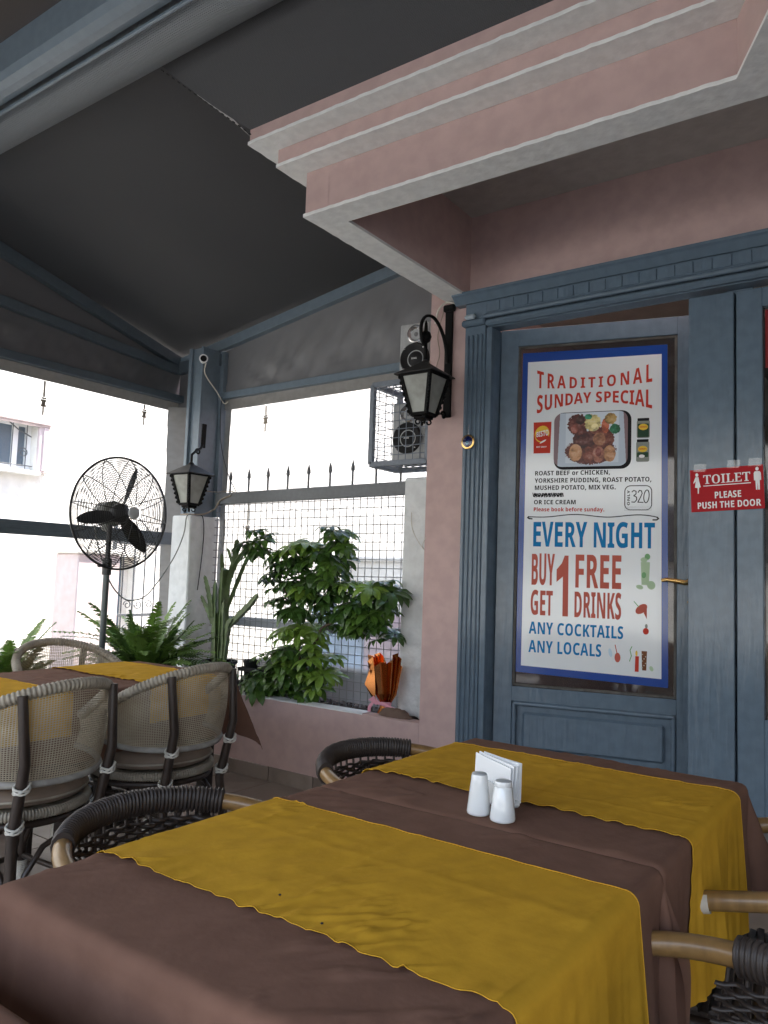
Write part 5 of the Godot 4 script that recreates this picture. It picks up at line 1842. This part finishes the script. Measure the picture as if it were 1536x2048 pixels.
	flat(p, "numeral", PackedVector2Array([Vector2(0.324, 1.034), Vector2(0.350, 1.034), Vector2(0.349, 1.322), Vector2(0.331, 1.322), Vector2(0.318, 1.285), Vector2(0.294, 1.255), Vector2(0.294, 1.195), Vector2(0.324, 1.222)]), 0.0026, M.ink_red_glare)
	line(p, "ANY COCKTAILS", 0.166, 0.604, 0.944, 0.999, M.ink_cyan, "bold", 0.02)
	line(p, "ANY LOCALS", 0.166, 0.507, 0.856, 0.911, M.ink_cyan, "bold", 0.02)
	# little drinks in pale inks; the pale red has glare in its colour
	flat(p, "drink_print", PackedVector2Array([Vector2(0.680, 1.195), Vector2(0.712, 1.195), Vector2(0.716, 1.30), Vector2(0.676, 1.30)]), 0.0024, M.ink_pale)
	for q in [[0.690, 1.31, 0.015, 0.012], [0.705, 1.325, 0.012, 0.014], [0.672, 1.185, 0.016, 0.010], [0.722, 1.195, 0.018, 0.020], [0.690, 1.24, 0.010, 0.014]]: flat(p, "drink_print", oval(q[0], q[1], q[2], q[3], q[0] * 9.0), 0.0026, M.ink_green if q[2] < 0.013 else M.ink_pale)
	flat(p, "drink_print", oval(0.680, 1.085, 0.030, 0.018, 0.7), 0.0025, M.ink_red_glare)
	flat(p, "drink_print", PackedVector2Array([Vector2(0.690, 1.068), Vector2(0.704, 1.092), Vector2(0.704, 1.040)]), 0.0026, M.ink_red_glare)
	draw_stroke(p, "drink_print", [Vector2(0.648, 1.118), Vector2(0.668, 1.095)], 0.004, 0.0026, M.ink_green)
	flat(p, "drink_print", oval(0.700, 0.985, 0.013, 0.015), 0.0025, M.ink_red)
	flat(p, "drink_print", oval(0.702, 1.008, 0.006, 0.010), 0.0025, M.ink_grey)
	flat(p, "drink_print", oval(0.577, 0.858, 0.013, 0.022), 0.0025, M.ink_red_glare)
	draw_stroke(p, "drink_print", [Vector2(0.575, 0.875), Vector2(0.566, 0.915)], 0.004, 0.0025, M.ink_red_glare)
	draw_stroke(p, "drink_print", [Vector2(0.640, 0.912), Vector2(0.632, 0.895), Vector2(0.638, 0.87), Vector2(0.630, 0.845)], 0.004, 0.0025, M.ink_green)
	flat(p, "drink_print", PackedVector2Array([Vector2(0.653, 0.800), Vector2(0.670, 0.800), Vector2(0.671, 0.870), Vector2(0.655, 0.870)]), 0.0025, M.ink_red)
	flat(p, "drink_print", oval(0.660, 0.883, 0.005, 0.012), 0.0025, M.ink_yellow)
	flat(p, "drink_print", PackedVector2Array([Vector2(0.685, 0.808), Vector2(0.703, 0.808), Vector2(0.706, 0.895), Vector2(0.682, 0.895)]), 0.0025, M.ink_brown)
	for k in 7: flat(p, "drink_print", oval(0.686 + (k % 3) * 0.007, 0.82 + k * 0.010, 0.003, 0.003), 0.0027, M.cane)
	flat(p, "drink_print", oval(0.725, 0.818, 0.008, 0.012, 0.4), 0.0025, M.ink_pale)
	flat(p, "drink_print", oval(0.545, 0.878, 0.008, 0.020, 0.2), 0.0025, mat(lin(0.5, 0.66, 0.76), 0.4))
	var tape := MB.new()
	tape.plate(PackedVector2Array([Vector2(0.60, 1.537), Vector2(0.722, 1.537), Vector2(0.724, 1.560), Vector2(0.602, 1.556)]), 0.0032, 0.0032)
	part("tape", tape, M.tape, p)

func build_sign() -> void:
	var s := thing("toilet_sign", "small red toilet sign taped crooked across the blue boards", "sign", V(-0.692, 1.596, -3.3495))
	s.rotation.z = deg_to_rad(2.2)
	var b := MB.new()
	b.span(V(-0.139, -0.088, 0), V(0.139, 0.088, 0.0018))
	part("plate", b, M.sign_red, s)
	letters(s, "TOILET", -0.088, 0.092, func(_u): return 0.026, func(_u): return 0.062, 0.0024, M.sign_white, "serif")
	flat(s, "underline", PackedVector2Array([Vector2(-0.088, 0.016), Vector2(0.092, 0.016), Vector2(0.092, 0.0195), Vector2(-0.088, 0.0195)]), 0.0024, M.sign_white)
	letters(s, "PLEASE", -0.048, 0.056, func(_u): return -0.036, func(_u): return -0.010, 0.0024, M.sign_white, "bold")
	letters(s, "PUSH THE DOOR", -0.116, 0.126, func(_u): return -0.076, func(_u): return -0.050, 0.0024, M.sign_white, "bold")
	# woman and man
	flat(s, "woman", oval(-0.112, 0.066, 0.006, 0.0075), 0.0024, M.sign_white)
	flat(s, "woman", PackedVector2Array([Vector2(-0.118, 0.057), Vector2(-0.106, 0.057), Vector2(-0.104, 0.040), Vector2(-0.098, 0.014), Vector2(-0.105, 0.012), Vector2(-0.107, -0.012), Vector2(-0.111, -0.012), Vector2(-0.111, 0.012), Vector2(-0.121, 0.014), Vector2(-0.117, 0.040), Vector2(-0.126, 0.030), Vector2(-0.127, 0.034)]), 0.0025, M.sign_white)
	flat(s, "man", oval(0.117, 0.072, 0.006, 0.0075), 0.0024, M.sign_white)
	flat(s, "man", PackedVector2Array([Vector2(0.108, 0.062), Vector2(0.126, 0.062), Vector2(0.130, 0.055), Vector2(0.130, 0.026), Vector2(0.125, 0.026), Vector2(0.124, -0.012), Vector2(0.118, -0.012), Vector2(0.117, 0.018), Vector2(0.115, -0.012), Vector2(0.110, -0.012), Vector2(0.109, 0.026), Vector2(0.104, 0.026), Vector2(0.104, 0.055)]), 0.0025, M.sign_white)
	for k in [[-0.10, 0.095, 0.5], [0.03, 0.10, 0.7], [0.11, 0.10, 0.2]]:
		var t := MB.new()
		t.plate(PackedVector2Array([Vector2(k[0] - 0.025, k[1] - 0.016), Vector2(k[0] + 0.022, k[1] - 0.018), Vector2(k[0] + 0.028, k[1] + 0.014), Vector2(k[0] - 0.02, k[1] + 0.016)]), 0.0030, 0.0030)
		part("tape", t, M.tape, s)

# ---------------------------------------------------------------- plants
func frond_mesh(length: float, droop: float, sd: int) -> ArrayMesh:
	var r := RandomNumberGenerator.new()
	r.seed = sd
	var m := MB.new()
	var k := 34
	var pts := []
	for i in k + 1:
		var u := float(i) / k
		pts.push_back(V(0.01 * sin(u * 3.0 + sd), length * u * (1.0 - 0.30 * droop * u), length * droop * u * u * 0.8))
	m.tube(pts, 0.0016, 4, false)
	for i in range(3, k):
		var u := float(i) / k
		var p: Vector3 = pts[i]
		var d: Vector3 = (pts[i + 1] - pts[i]).normalized()
		var nrm := d.cross(V(1, 0, 0)).normalized()
		var l := 0.050 * sin(PI * clampf(u * 0.86 + 0.10, 0, 1)) + 0.006
		var w := length / k * 0.48
		for s in [-1.0, 1.0]:
			var o := V(s, 0, 0) + d * 0.35 - nrm * 0.25 * r.randf_range(-0.3, 1.2)
			o = o.normalized() * l * r.randf_range(0.85, 1.1)
			var a := p - d * w
			var b := p + d * w
			var mid1 := p + o * 0.55 + d * w * 1.05 + nrm * 0.004
			var mid0 := p + o * 0.55 - d * w * 0.95 + nrm * 0.004
			if s > 0:
				m.quad(a, mid0, mid1, b); m.tri(mid0, p + o, mid1)
			else:
				m.quad(b, mid1, mid0, a); m.tri(mid1, p + o, mid0)
	return m.mesh()

func fern(label: String, at: Vector3, n: int, size: float, lean: Vector3, sd: int, pot_h: float) -> void:
	var f := thing("fern", label, "fern", at, 0.0, "potted ferns")
	var p := MB.new()
	p.lathe([Vector2(0, 0), Vector2(0.12, 0), Vector2(0.165, pot_h - 0.05), Vector2(0.18, pot_h - 0.045), Vector2(0.185, pot_h), Vector2(0.165, pot_h), Vector2(0.16, pot_h - 0.03), Vector2(0, pot_h - 0.03)], 28)
	part("pot", p, M.pot, f)
	var r := RandomNumberGenerator.new()
	r.seed = sd
	var kinds := []
	for i in 5: kinds.push_back(frond_mesh(1.0 * (0.8 + 0.1 * i) * size, [0.15, 0.5, 0.85, 1.1, 0.35][i], sd + i))
	for i in n:
		var o := part("frond", kinds[i % 5], M.leaf_fern if r.randf() < 0.55 else M.leaf_fern_b, f)
		var a := i * 2.39996 + r.randf_range(-0.3, 0.3)
		var tilt := lerpf(0.02, 0.95, pow(float(i) / n, 0.9)) + r.randf_range(-0.12, 0.12)
		o.basis = Basis(Vector3.UP, a) * Basis(V(1, 0, 0), tilt) * Basis(Vector3.UP, r.randf_range(-0.5, 0.5))
		o.basis = o.basis.scaled(Vector3.ONE * r.randf_range(0.75, 1.08))
		o.position = V(sin(a) * 0.05, pot_h - 0.03, cos(a) * 0.05) + lean * 0.1

func palmate_mesh(sd: int, size: float) -> ArrayMesh:
	var r := RandomNumberGenerator.new()
	r.seed = sd
	var m := MB.new()
	m.tube([V(0, 0, 0), V(0.004, 0.03, 0.002), V(0, 0.06, 0)], 0.0018, 4, false)
	var n := 8 + sd % 2
	for i in n:
		var a := TAU * i / n + r.randf_range(-0.15, 0.15)
		var b := Basis(Vector3.UP, a)
		var l := size * r.randf_range(0.75, 1.1)
		var w := l * 0.21
		var drop := r.randf_range(0.55, 1.15)
		var prev_l := Vector3.ZERO
		var prev_c := Vector3.ZERO
		var prev_r := Vector3.ZERO
		for k in 6:
			var u := k / 5.0
			var ang := drop * (0.25 + u)
			var c := V(0, 0.06 + l * (0.10 * u - 0.55 * drop * u * u), l * 0.18 + l * u * cos(ang * 0.55))
			if k == 0: c = V(0, 0.06, 0.012)
			var hw := w * pow(sin(PI * clampf(0.06 + u * 0.94, 0, 1)), 0.75)
			var e := V(hw, 0.18 * hw, 0)
			var pl := b * (c + V(-e.x, e.y, 0))
			var pr := b * (c + e)
			var pc := b * c
			if k > 0:
				m.quad(prev_l, prev_c, pc, pl); m.quad(prev_c, prev_r, pr, pc)
			prev_l = pl; prev_c = pc; prev_r = pr
	return m.mesh()

func build_plants() -> void:
	fern("large bushy fern in terracotta pot before the white pillar", V(-3.72, 0, -2.90), 80, 0.45, V(0, 0, 0), 51, 0.62)
	fern("small fern at the left picture edge behind the chairs", V(-3.60, 0, -1.98), 40, 0.34, V(0, 0, 0), 61, 0.62)

	# umbrella shrub
	var s := thing("umbrella_shrub", "glossy leaved umbrella shrub growing in the planter before the wire fence", "shrub", V(-3.06, 0.43, -3.50))
	var br := MB.new()
	br.tube([V(0, 0, 0), V(-0.02, 0.2, 0.01), V(-0.03, 0.42, 0.02), V(-0.02, 0.62, 0.02), V(0.0, 0.82, 0.02)], [0.016, 0.014, 0.013, 0.011, 0.006], 8)
	br.tube([V(0.03, 0, 0.02), V(0.06, 0.25, 0.03), V(0.16, 0.45, 0.03), V(0.42, 0.58, 0.03), V(0.58, 0.66, 0.03)], [0.012, 0.011, 0.010, 0.008, 0.004], 7)
	br.tube([V(-0.03, 0.50, 0.02), V(-0.18, 0.72, 0.03), V(-0.34, 0.95, 0.02)], [0.009, 0.007, 0.004], 6)
	br.tube([V(-0.01, 0.60, 0.02), V(0.14, 0.80, 0.03), V(0.25, 0.97, 0.02)], [0.009, 0.006, 0.004], 6)
	br.tube([V(-0.02, 0, 0.02), V(-0.16, 0.12, 0.03), V(-0.27, 0.16, 0.04)], [0.008, 0.006, 0.004], 6)
	part("branches", br, M.bark, s)
	var kinds := []
	for i in 6: kinds.push_back(palmate_mesh(100 + i, 0.094 + 0.005 * i))
	var r := RandomNumberGenerator.new()
	r.seed = 90
	# centre x, y, half width, half height, number
	for q in [[0.02, 0.80, 0.27, 0.16, 68], [-0.35, 0.95, 0.09, 0.09, 11], [0.24, 0.95, 0.12, 0.08, 15], [0.42, 0.60, 0.24, 0.16, 70], [0.60, 0.66, 0.07, 0.10, 7], [-0.06, 0.18, 0.27, 0.13, 48], [-0.28, 0.11, 0.13, 0.08, 15], [0.17, 0.22, 0.10, 0.11, 14], [-0.04, 0.60, 0.20, 0.09, 24], [0.62, 0.50, 0.04, 0.10, 4], [0.0, 0.40, 0.17, 0.07, 14]]:
		for i in int(q[4]):
			var a := r.randf() * TAU
			var d := sqrt(r.randf())
			var pos := V(q[0] + cos(a) * d * q[2], q[1] + sin(a) * d * q[3], r.randf_range(-0.03, 0.12))
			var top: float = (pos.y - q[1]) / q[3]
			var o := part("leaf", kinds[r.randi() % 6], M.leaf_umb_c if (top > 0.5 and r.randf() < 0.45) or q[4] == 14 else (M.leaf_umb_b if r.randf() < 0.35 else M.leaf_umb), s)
			var out := V(cos(a) * d * 0.5, 0.7 + 0.4 * r.randf(), 0.5 * r.randf()).normalized()
			var x := out.cross(V(0.2, 0.1, 1)).normalized()
			o.basis = Basis(x, out, x.cross(out)) * Basis(Vector3.UP, r.randf() * TAU)
			o.basis = o.basis.scaled(Vector3.ONE * r.randf_range(0.7, 1.1))
			o.position = pos - out * 0.05

	# tall cactus
	var c := thing("candelabra_cactus", "tall ridged cactus with upright arms beside the white pillar", "cactus", V(-3.76, 0.43, -3.50))
	var p := MB.new()
	p.lathe([Vector2(0, 0), Vector2(0.085, 0), Vector2(0.105, 0.17), Vector2(0.115, 0.175), Vector2(0.115, 0.19), Vector2(0.10, 0.19), Vector2(0.10, 0.16), Vector2(0, 0.16)], 20)
	part("pot", p, M.black_matt, c)
	# points in photograph-like coordinates turned into metres: x offset, height
	for q in [
		[[-0.01, 0.15], [0.0, 0.40], [0.0, 0.72], [0.005, 0.78], 0.042], [[0.01, 0.60], [0.05, 0.76], [0.16, 0.90], [0.27, 0.965], 0.020], [[0.02, 0.50], [0.10, 0.68], [0.17, 0.82], [0.245, 0.92], 0.017],
		[[0.06, 0.40], [0.16, 0.48], [0.26, 0.56], [0.325, 0.63], 0.026], [[0.03, 0.72], [0.05, 0.82], [0.06, 0.92], [0.055, 0.97], 0.024], [[0.0, 0.70], [-0.03, 0.76], [-0.045, 0.83], [-0.05, 0.875], 0.018],
		[[-0.06, 0.46], [-0.075, 0.58], [-0.10, 0.68], [-0.115, 0.73], 0.018], [[-0.06, 0.42], [-0.10, 0.50], [-0.14, 0.56], [-0.165, 0.60], 0.018], [[-0.03, 0.14], [-0.04, 0.34], [-0.05, 0.56], [-0.05, 0.70], 0.024],
		[[0.04, 0.14], [0.06, 0.30], [0.08, 0.42], [0.12, 0.46], 0.026], [[-0.05, 0.13], [-0.07, 0.25], [-0.08, 0.36], [-0.075, 0.45], 0.022], [[0.02, 0.13], [0.035, 0.30], [0.03, 0.46], [0.04, 0.58], 0.022], [[0.115, 0.80], [0.10, 0.85], [0.09, 0.89], [0.08, 0.905], 0.011]]:
		part("stem", cactus_stem(q, rng.randf_range(-0.03, 0.04)), M.cactus, c)

	# crate and nursery pot
	var cr := thing("plastic_crate", "black plastic crate on the planter between cactus and shrub", "crate", V(-3.40, 0.43, -3.475), 0.1)
	var f := MB.new()
	for y in [0.01, 0.09, 0.17]:
		for z in [-0.06, 0.06]: f.bar(V(-0.10, y, z), V(0.10, y, z), 0.008, 0.022)
		for x in [-0.10, 0.10]: f.bar(V(x, y, -0.06), V(x, y, 0.06), 0.008, 0.022)
	for k in 8:
		for z in [-0.06, 0.06]: f.bar(V(-0.10 + k * 0.0286, 0, z), V(-0.10 + k * 0.0286, 0.18, z), 0.008, 0.008, 0.001, V(1, 0, 0))
	part("frame", f, M.black_matt, cr)
	f = MB.new()
	f.span(V(-0.10, 0.002, -0.06), V(0.10, 0.008, 0.06))
	part("base", f, M.black_matt, cr)
	var np := thing("nursery_pot", "black square nursery pot standing in the crate", "pot", V(-3.46, 0.4385, -3.475), 0.3)
	f = MB.new()
	f.lathe([Vector2(0, 0), Vector2(0.036, 0), Vector2(0.047, 0.19), Vector2(0.052, 0.195), Vector2(0.052, 0.215), Vector2(0.044, 0.215), Vector2(0.042, 0.17), Vector2(0, 0.17)], 4)
	part("body", f, M.black_matt, np)
	f = MB.new()
	f.lathe([Vector2(0, 0.1705), Vector2(0.040, 0.1705)], 4)
	part("soil", f, M.soil, np)

	# foil wrapped plant
	var fo := thing("foil_wrapped_plant", "copper foil gift wrapping with pink ribbon at the planter's right end", "bouquet", V(-2.43, 0.435, -3.475))
	var n := 34
	var wrap := MB.new()
	var dark := MB.new()
	var rings := []
	for j in 6:
		var u := j / 5.0
		var row := []
		for i in n + 1:
			var a := TAU * i / n
			var zig := 1.0 + (0.24 if i % 2 == 0 else -0.16) * minf(1.0, u * 2.0 + 0.3)
			var rad: float = lerpf(0.020, 0.085, pow(u, 0.75)) * zig
			if u < 0.25: rad = [0.048, 0.022][j] * (1.0 + (0.25 if i % 2 == 0 else -0.2)) if j < 2 else rad
			var y: float = [0.0, 0.075, 0.13, 0.19, 0.25, 0.30][j] + (0.035 * sin(a * 2.0 + 0.7) + 0.02 * sin(a * 5.0)) * u * u
			row.push_back(V(cos(a) * rad * 1.05, y, sin(a) * rad * 0.55) + V(-0.02 * u, 0, 0))
		rings.push_back(row)
	for j in 5:
		for i in n:
			(dark if i > 15 and i < 24 and j > 1 else wrap).quad(rings[j][i + 1], rings[j][i], rings[j + 1][i], rings[j + 1][i + 1])
	part("foil", wrap, M.foil, fo)
	var fold := MB.new()
	fold.quad(V(-0.12, 0.17, 0.040), V(-0.035, 0.10, 0.052), V(-0.045, 0.22, 0.050), V(-0.075, 0.315, 0.030))
	fold.tri(V(-0.12, 0.17, 0.040), V(-0.075, 0.315, 0.030), V(-0.10, 0.24, 0.025))
	fold.quad(V(-0.035, 0.10, 0.052), V(-0.12, 0.17, 0.040), V(-0.06, 0.09, 0.035), V(-0.02, 0.06, 0.04))
	part("folded_foil", fold, M.foil, fo)
	part("foil_lining", dark, M.foil, fo)
	var rb := MB.new()
	for t in [[V(0.0, 0.078, 0.035), V(-0.05, 0.085, 0.05), V(-0.075, 0.055, 0.05), V(-0.08, 0.03, 0.045)], [V(0.0, 0.078, 0.035), V(0.05, 0.07, 0.05), V(0.08, 0.062, 0.045), V(0.095, 0.06, 0.04)], [V(-0.02, 0.08, 0.04), V(-0.05, 0.11, 0.055), V(-0.07, 0.10, 0.055), V(-0.03, 0.078, 0.045)]]:
		rb.tube(t, 0.010, 6, true, 0.25, 1.0)
	rb.lathe([Vector2(0.027, 0.066), Vector2(0.030, 0.076), Vector2(0.027, 0.088)], 16)
	part("ribbon", rb, M.ribbon, fo)
	var lf := MB.new()
	for k in 4:
		var a := 0.6 + k * 0.9
		var b := Basis(Vector3.UP, a)
		lf.quad(b * V(0, 0.15, 0), b * V(0.022, 0.22, 0.02), b * V(0.005, 0.30, 0.04), b * V(-0.02, 0.23, 0.02))
	part("leaf", lf, M.leaf_umb, fo)
	# clay lump
	var rk := MB.new()
	var nz := FastNoiseLite.new()
	nz.seed = 4; nz.frequency = 1.0
	var g := []
	for i in 13:
		var th := PI * (0.02 + 0.96 * i / 12.0)
		var row := []
		for j in 25:
			var a := TAU * j / 24.0
			var dvec := V(sin(th) * cos(a), -cos(th), -sin(th) * sin(a))
			var k2 := 1.0 + 0.22 * nz.get_noise_3d(dvec.x * 1.5, dvec.y * 1.5, dvec.z * 1.5) + 0.08 * nz.get_noise_3d(dvec.x * 6.0, dvec.y * 6.0, dvec.z * 6.0)
			row.push_back(dvec * V(0.105, 0.045, 0.035) * k2)
		g.push_back(row)
	rk.sheet(g)
	var ro := part("clay_lump", rk, M.clay, self, V(-2.33, 0.462, -3.415))
	ro.set_meta("label", "brown lump of clay on the planter edge beside the copper foil"); ro.set_meta("category", "clay")

func cactus_stem(q: Array, dz: float) -> ArrayMesh:
	var m := MB.new()
	var ctl := []
	for i in 4: ctl.push_back(V(q[i][0], q[i][1], dz * (1.0 + i * 0.3)))
	var pts := []
	for i in 3:
		for k in 6: pts.push_back(ctl[i].cubic_interpolate(ctl[i + 1], ctl[maxi(i - 1, 0)], ctl[mini(i + 2, 3)], k / 6.0))
	pts.push_back(ctl[3])
	var r: float = q[4]
	var rings := []
	for i in pts.size():
		var d: Vector3 = (pts[mini(i + 1, pts.size() - 1)] - pts[maxi(i - 1, 0)]).normalized()
		var x := V(0, 0, 1).cross(d).normalized()
		var y := d.cross(x)
		var u := float(i) / (pts.size() - 1)
		var taper := (0.75 + 0.25 * sin(PI * minf(1.0, u * 1.1 + 0.1))) * (1.0 if u < 0.86 else maxf(0.12, (1.0 - u) / 0.14))
		var row := []
		for j in 7:
			var a := TAU * j / 6.0 + dz * 30.0
			var rr := r * taper * ((1.0 + 0.12 * sin(i * 2.1)) if j % 2 == 0 else 0.42)
			row.push_back(pts[i] + x * cos(a) * rr + y * sin(a) * rr)
		rings.push_back(row)
	for i in rings.size() - 1:
		for j in 6: m.quad(rings[i][j], rings[i][j + 1], rings[i + 1][j + 1], rings[i + 1][j])
	# pale thorn scars along the ridges
	return m.mesh()

# ---------------------------------------------------------------- pedestal fan, faces +x
func build_fan() -> void:
	var f := thing("pedestal_fan", "large black pedestal fan with wire guard in front of the left opening", "fan", V(-3.66, 0, -2.555))
	var b := MB.new()
	b.lathe([Vector2(0, 0), Vector2(0.22, 0), Vector2(0.225, 0.012), Vector2(0.20, 0.03), Vector2(0.05, 0.06), Vector2(0.03, 0.09), Vector2(0, 0.09)], 32)
	part("base", b, M.fan_black, f)
	b = MB.new()
	b.rod(V(0, 0.08, 0), V(0, 1.20, 0), 0.017, 14)
	part("pole", b, M.steel, f)
	b = MB.new()
	b.rod(V(0, 1.15, 0), V(0, 1.24, 0), 0.025, 14)
	b.rod(V(0, 1.20, 0.0), V(0, 1.42, -0.004), 0.014, 12)
	b.rod(V(-0.02, 1.20, 0.025), V(0.01, 1.20, 0.055), 0.011, 8)
	part("collar", b, M.fan_black, f)
	var cy := 1.487
	var cz := -0.045
	var axis := Transform3D(Basis(V(0, 1, 0), V(1, 0, 0), V(0, 0, -1)), V(0, cy, cz)) # y of the lathe along +x
	b = MB.new()
	b.lathe([Vector2(0, -0.155), Vector2(0.045, -0.15), Vector2(0.068, -0.125), Vector2(0.070, -0.03), Vector2(0.05, -0.012), Vector2(0, -0.012)], 24, axis)
	b.box(V(-0.06, cy - 0.07, cz + 0.02), V(0.06, 0.06, 0.04), 0.01)
	part("motor", b, M.fan_motor, f)
	b = MB.new()
	b.lathe([Vector2(0, -0.008), Vector2(0.052, -0.006), Vector2(0.055, 0.035), Vector2(0.045, 0.052), Vector2(0, 0.058)], 24, axis)
	part("hub", b, M.fan_black, f)
	var R := 0.303
	for side in [[1.0, 0.115, "front_guard"], [-1.0, 0.095, "rear_guard"]]:
		var g := MB.new()
		var n := 25
		for k in n:
			var r := lerpf(0.055, R, float(k) / (n - 1))
			var x: float = 0.03 + side[0] * side[1] * pow(1.0 - pow(r / R, 2.6), 0.75)
			if side[0] < 0 and r < 0.075: continue
			var pts := []
			for i in 57:
				var a := TAU * i / 56.0
				pts.push_back(V(x, cy + r * sin(a), cz + r * cos(a)))
			g.tube(pts, 0.0018, 4, false)
		for k in 12:
			var a := TAU * k / 12.0 + 0.13
			var pts := []
			for i in 9:
				var r := lerpf(0.045 if side[0] > 0 else 0.08, R, i / 8.0)
				var x: float = 0.03 + side[0] * (side[1] * pow(1.0 - pow(r / R, 2.6), 0.75) + 0.002)
				pts.push_back(V(x, cy + r * sin(a), cz + r * cos(a)))
			g.tube(pts, 0.0026, 5, false)
		part(side[2], g, M.fan_black, f)
	b = MB.new()
	var ring := []
	for i in 65:
		var a := TAU * i / 64.0
		ring.push_back(V(0.03, cy + (R + 0.002) * sin(a), cz + (R + 0.002) * cos(a)))
	b.tube(ring, 0.006, 8, false)
	part("guard_rim", b, M.fan_black, f)
	b = MB.new()
	b.lathe([Vector2(0.034, 0.142), Vector2(0.034, 0.149), Vector2(0.03, 0.152), Vector2(0, 0.153)], 24, axis)
	part("badge", b, M.fan_badge, f)
	for k in 3:
		var a := deg_to_rad([70.0, 192.0, 311.0][k])
		var bl := MB.new()
		var g := []
		for i in 15:
			var u := i / 14.0
			var r := lerpf(0.045, 0.268, u)
			var w := 0.058 * pow(sin(PI * clampf(0.16 + 0.80 * u, 0, 1)), 0.7) 
			var tw := lerpf(0.85, 0.45, u)
			var row := []
			for j in 5:
				var s := (j / 4.0 - 0.5) * 2.0 * w * 0.75
				var along := V(0, sin(a), -cos(a))
				var side := V(0, cos(a), sin(a))
				row.push_back(V(0.025, cy, cz) + along * r + side * (s * cos(tw)) + V(1, 0, 0) * (s * sin(tw) + 0.006 * (1.0 - pow(j / 2.0 - 1.0, 2.0))))
			g.push_back(row)
		bl.sheet(g)
		part("blade", bl, M.fan_black, f)
	var cd := MB.new()
	var sm := []
	var cp := [V(-0.09, 1.42, 0.03), V(-0.06, 1.30, 0.02), V(0.0, 1.12, -0.02), V(-0.02, 1.03, -0.12), V(-0.05, 1.01, -0.22), V(-0.12, 1.05, -0.38), V(-0.22, 1.25, -0.62), V(-0.32, 1.42, -0.78), V(-0.34, 1.54, -0.815), V(-0.33, 1.557, -0.86)]
	for i in cp.size() - 1:
		for k in 5: sm.push_back(cp[i].cubic_interpolate(cp[i + 1], cp[maxi(i - 1, 0)], cp[mini(i + 2, cp.size() - 1)], k / 5.0))
	cd.tube(sm, 0.004, 6)
	part("power_cord", cd, M.fan_motor, f)

# ---------------------------------------------------------------- on the table
func build_tableware() -> void:
	var y := 0.7525
	var s := thing("salt_shaker", "white ceramic shaker standing left, nearer the napkins", "shaker", V(-0.722, y, -1.352), 0.0, "white ceramic shakers")
	var b := MB.new()
	b.lathe([Vector2(0, 0), Vector2(0.019, 0), Vector2(0.0222, 0.002), Vector2(0.0228, 0.006), Vector2(0.0162, 0.064), Vector2(0.0158, 0.070), Vector2(0.0145, 0.0745)], 32)
	part("body", b, M.ceramic, s)
	b = MB.new()
	b.lathe([Vector2(0.0146, 0.0745), Vector2(0.013, 0.0765), Vector2(0, 0.0775)], 24)
	part("cap", b, M.shaker_top, s)
	var s2 := thing("pepper_shaker", "white ceramic shaker with a grooved neck standing right", "shaker", V(-0.668, y, -1.345), 0.0, "white ceramic shakers")
	b = MB.new()
	b.lathe([Vector2(0, 0), Vector2(0.020, 0), Vector2(0.0235, 0.002), Vector2(0.024, 0.006), Vector2(0.0168, 0.061), Vector2(0.0157, 0.0625), Vector2(0.0164, 0.064), Vector2(0.0162, 0.071), Vector2(0.0156, 0.0725)], 32)
	part("body", b, M.ceramic, s2)
	b = MB.new()
	b.lathe([Vector2(0.0156, 0.0725), Vector2(0.013, 0.0735), Vector2(0, 0.074)], 24)
	part("cap", b, M.shaker_top, s2)
	for k in [[-0.740, -0.820, "larger dark crumb on the nearest yellow runner"], [-0.640, -0.790, "small dark crumb at the rippled hem of the nearest yellow runner"]]:
		var cm := MB.new()
		cm.box(Vector3.ZERO, V(0.004, 0.0025, 0.0028), 0.001, Basis(V(0.2, 1, 0.1).normalized(), 0.7))
		var co := part(numbered("crumb"), cm, M.black_matt, self, V(k[0], 0.7605, k[1]))
		co.set_meta("label", k[2]); co.set_meta("category", "crumb"); co.set_meta("group", "crumbs on the table")
	var h := thing("napkin_holder", "white ceramic napkin holder behind the shakers", "napkin holder", V(-0.727, y + 0.001, -1.435), deg_to_rad(-24.0))
	b = MB.new()
	b.box(V(0, 0.008, 0), V(0.10, 0.014, 0.045), 0.005)
	for z in [-0.020, 0.020]:
		var pts := PackedVector2Array([Vector2(-0.048, 0.01), Vector2(0.048, 0.01), Vector2(0.045, 0.03), Vector2(0.03, 0.042), Vector2(0, 0.046), Vector2(-0.03, 0.042), Vector2(-0.045, 0.03)])
		b.plate(pts, z - 0.0025, z + 0.0025)
	part("body", b, M.ceramic, h)
	var n := thing("napkins", "stack of folded white paper napkins in the holder", "napkins", h.position + V(0, 0.016, 0), deg_to_rad(-24.0))
	for k in 7:
		var m := MB.new()
		var t := -0.004 + 0.0035 * k * 0.4
		m.box(V(0.0, 0.036, 0), V(0.112, 0.070, 0.0018), 0.0006)
		var o := part("napkin", m, M.napkin, n, V(0.002 * (k % 3), 0.0015 * ((k * 2) % 3), 0.014 - k * 0.0047))
		o.rotation = V(rng.randf_range(-0.06, 0.02), rng.randf_range(-0.03, 0.03), deg_to_rad(-4.0 + k * 0.9))
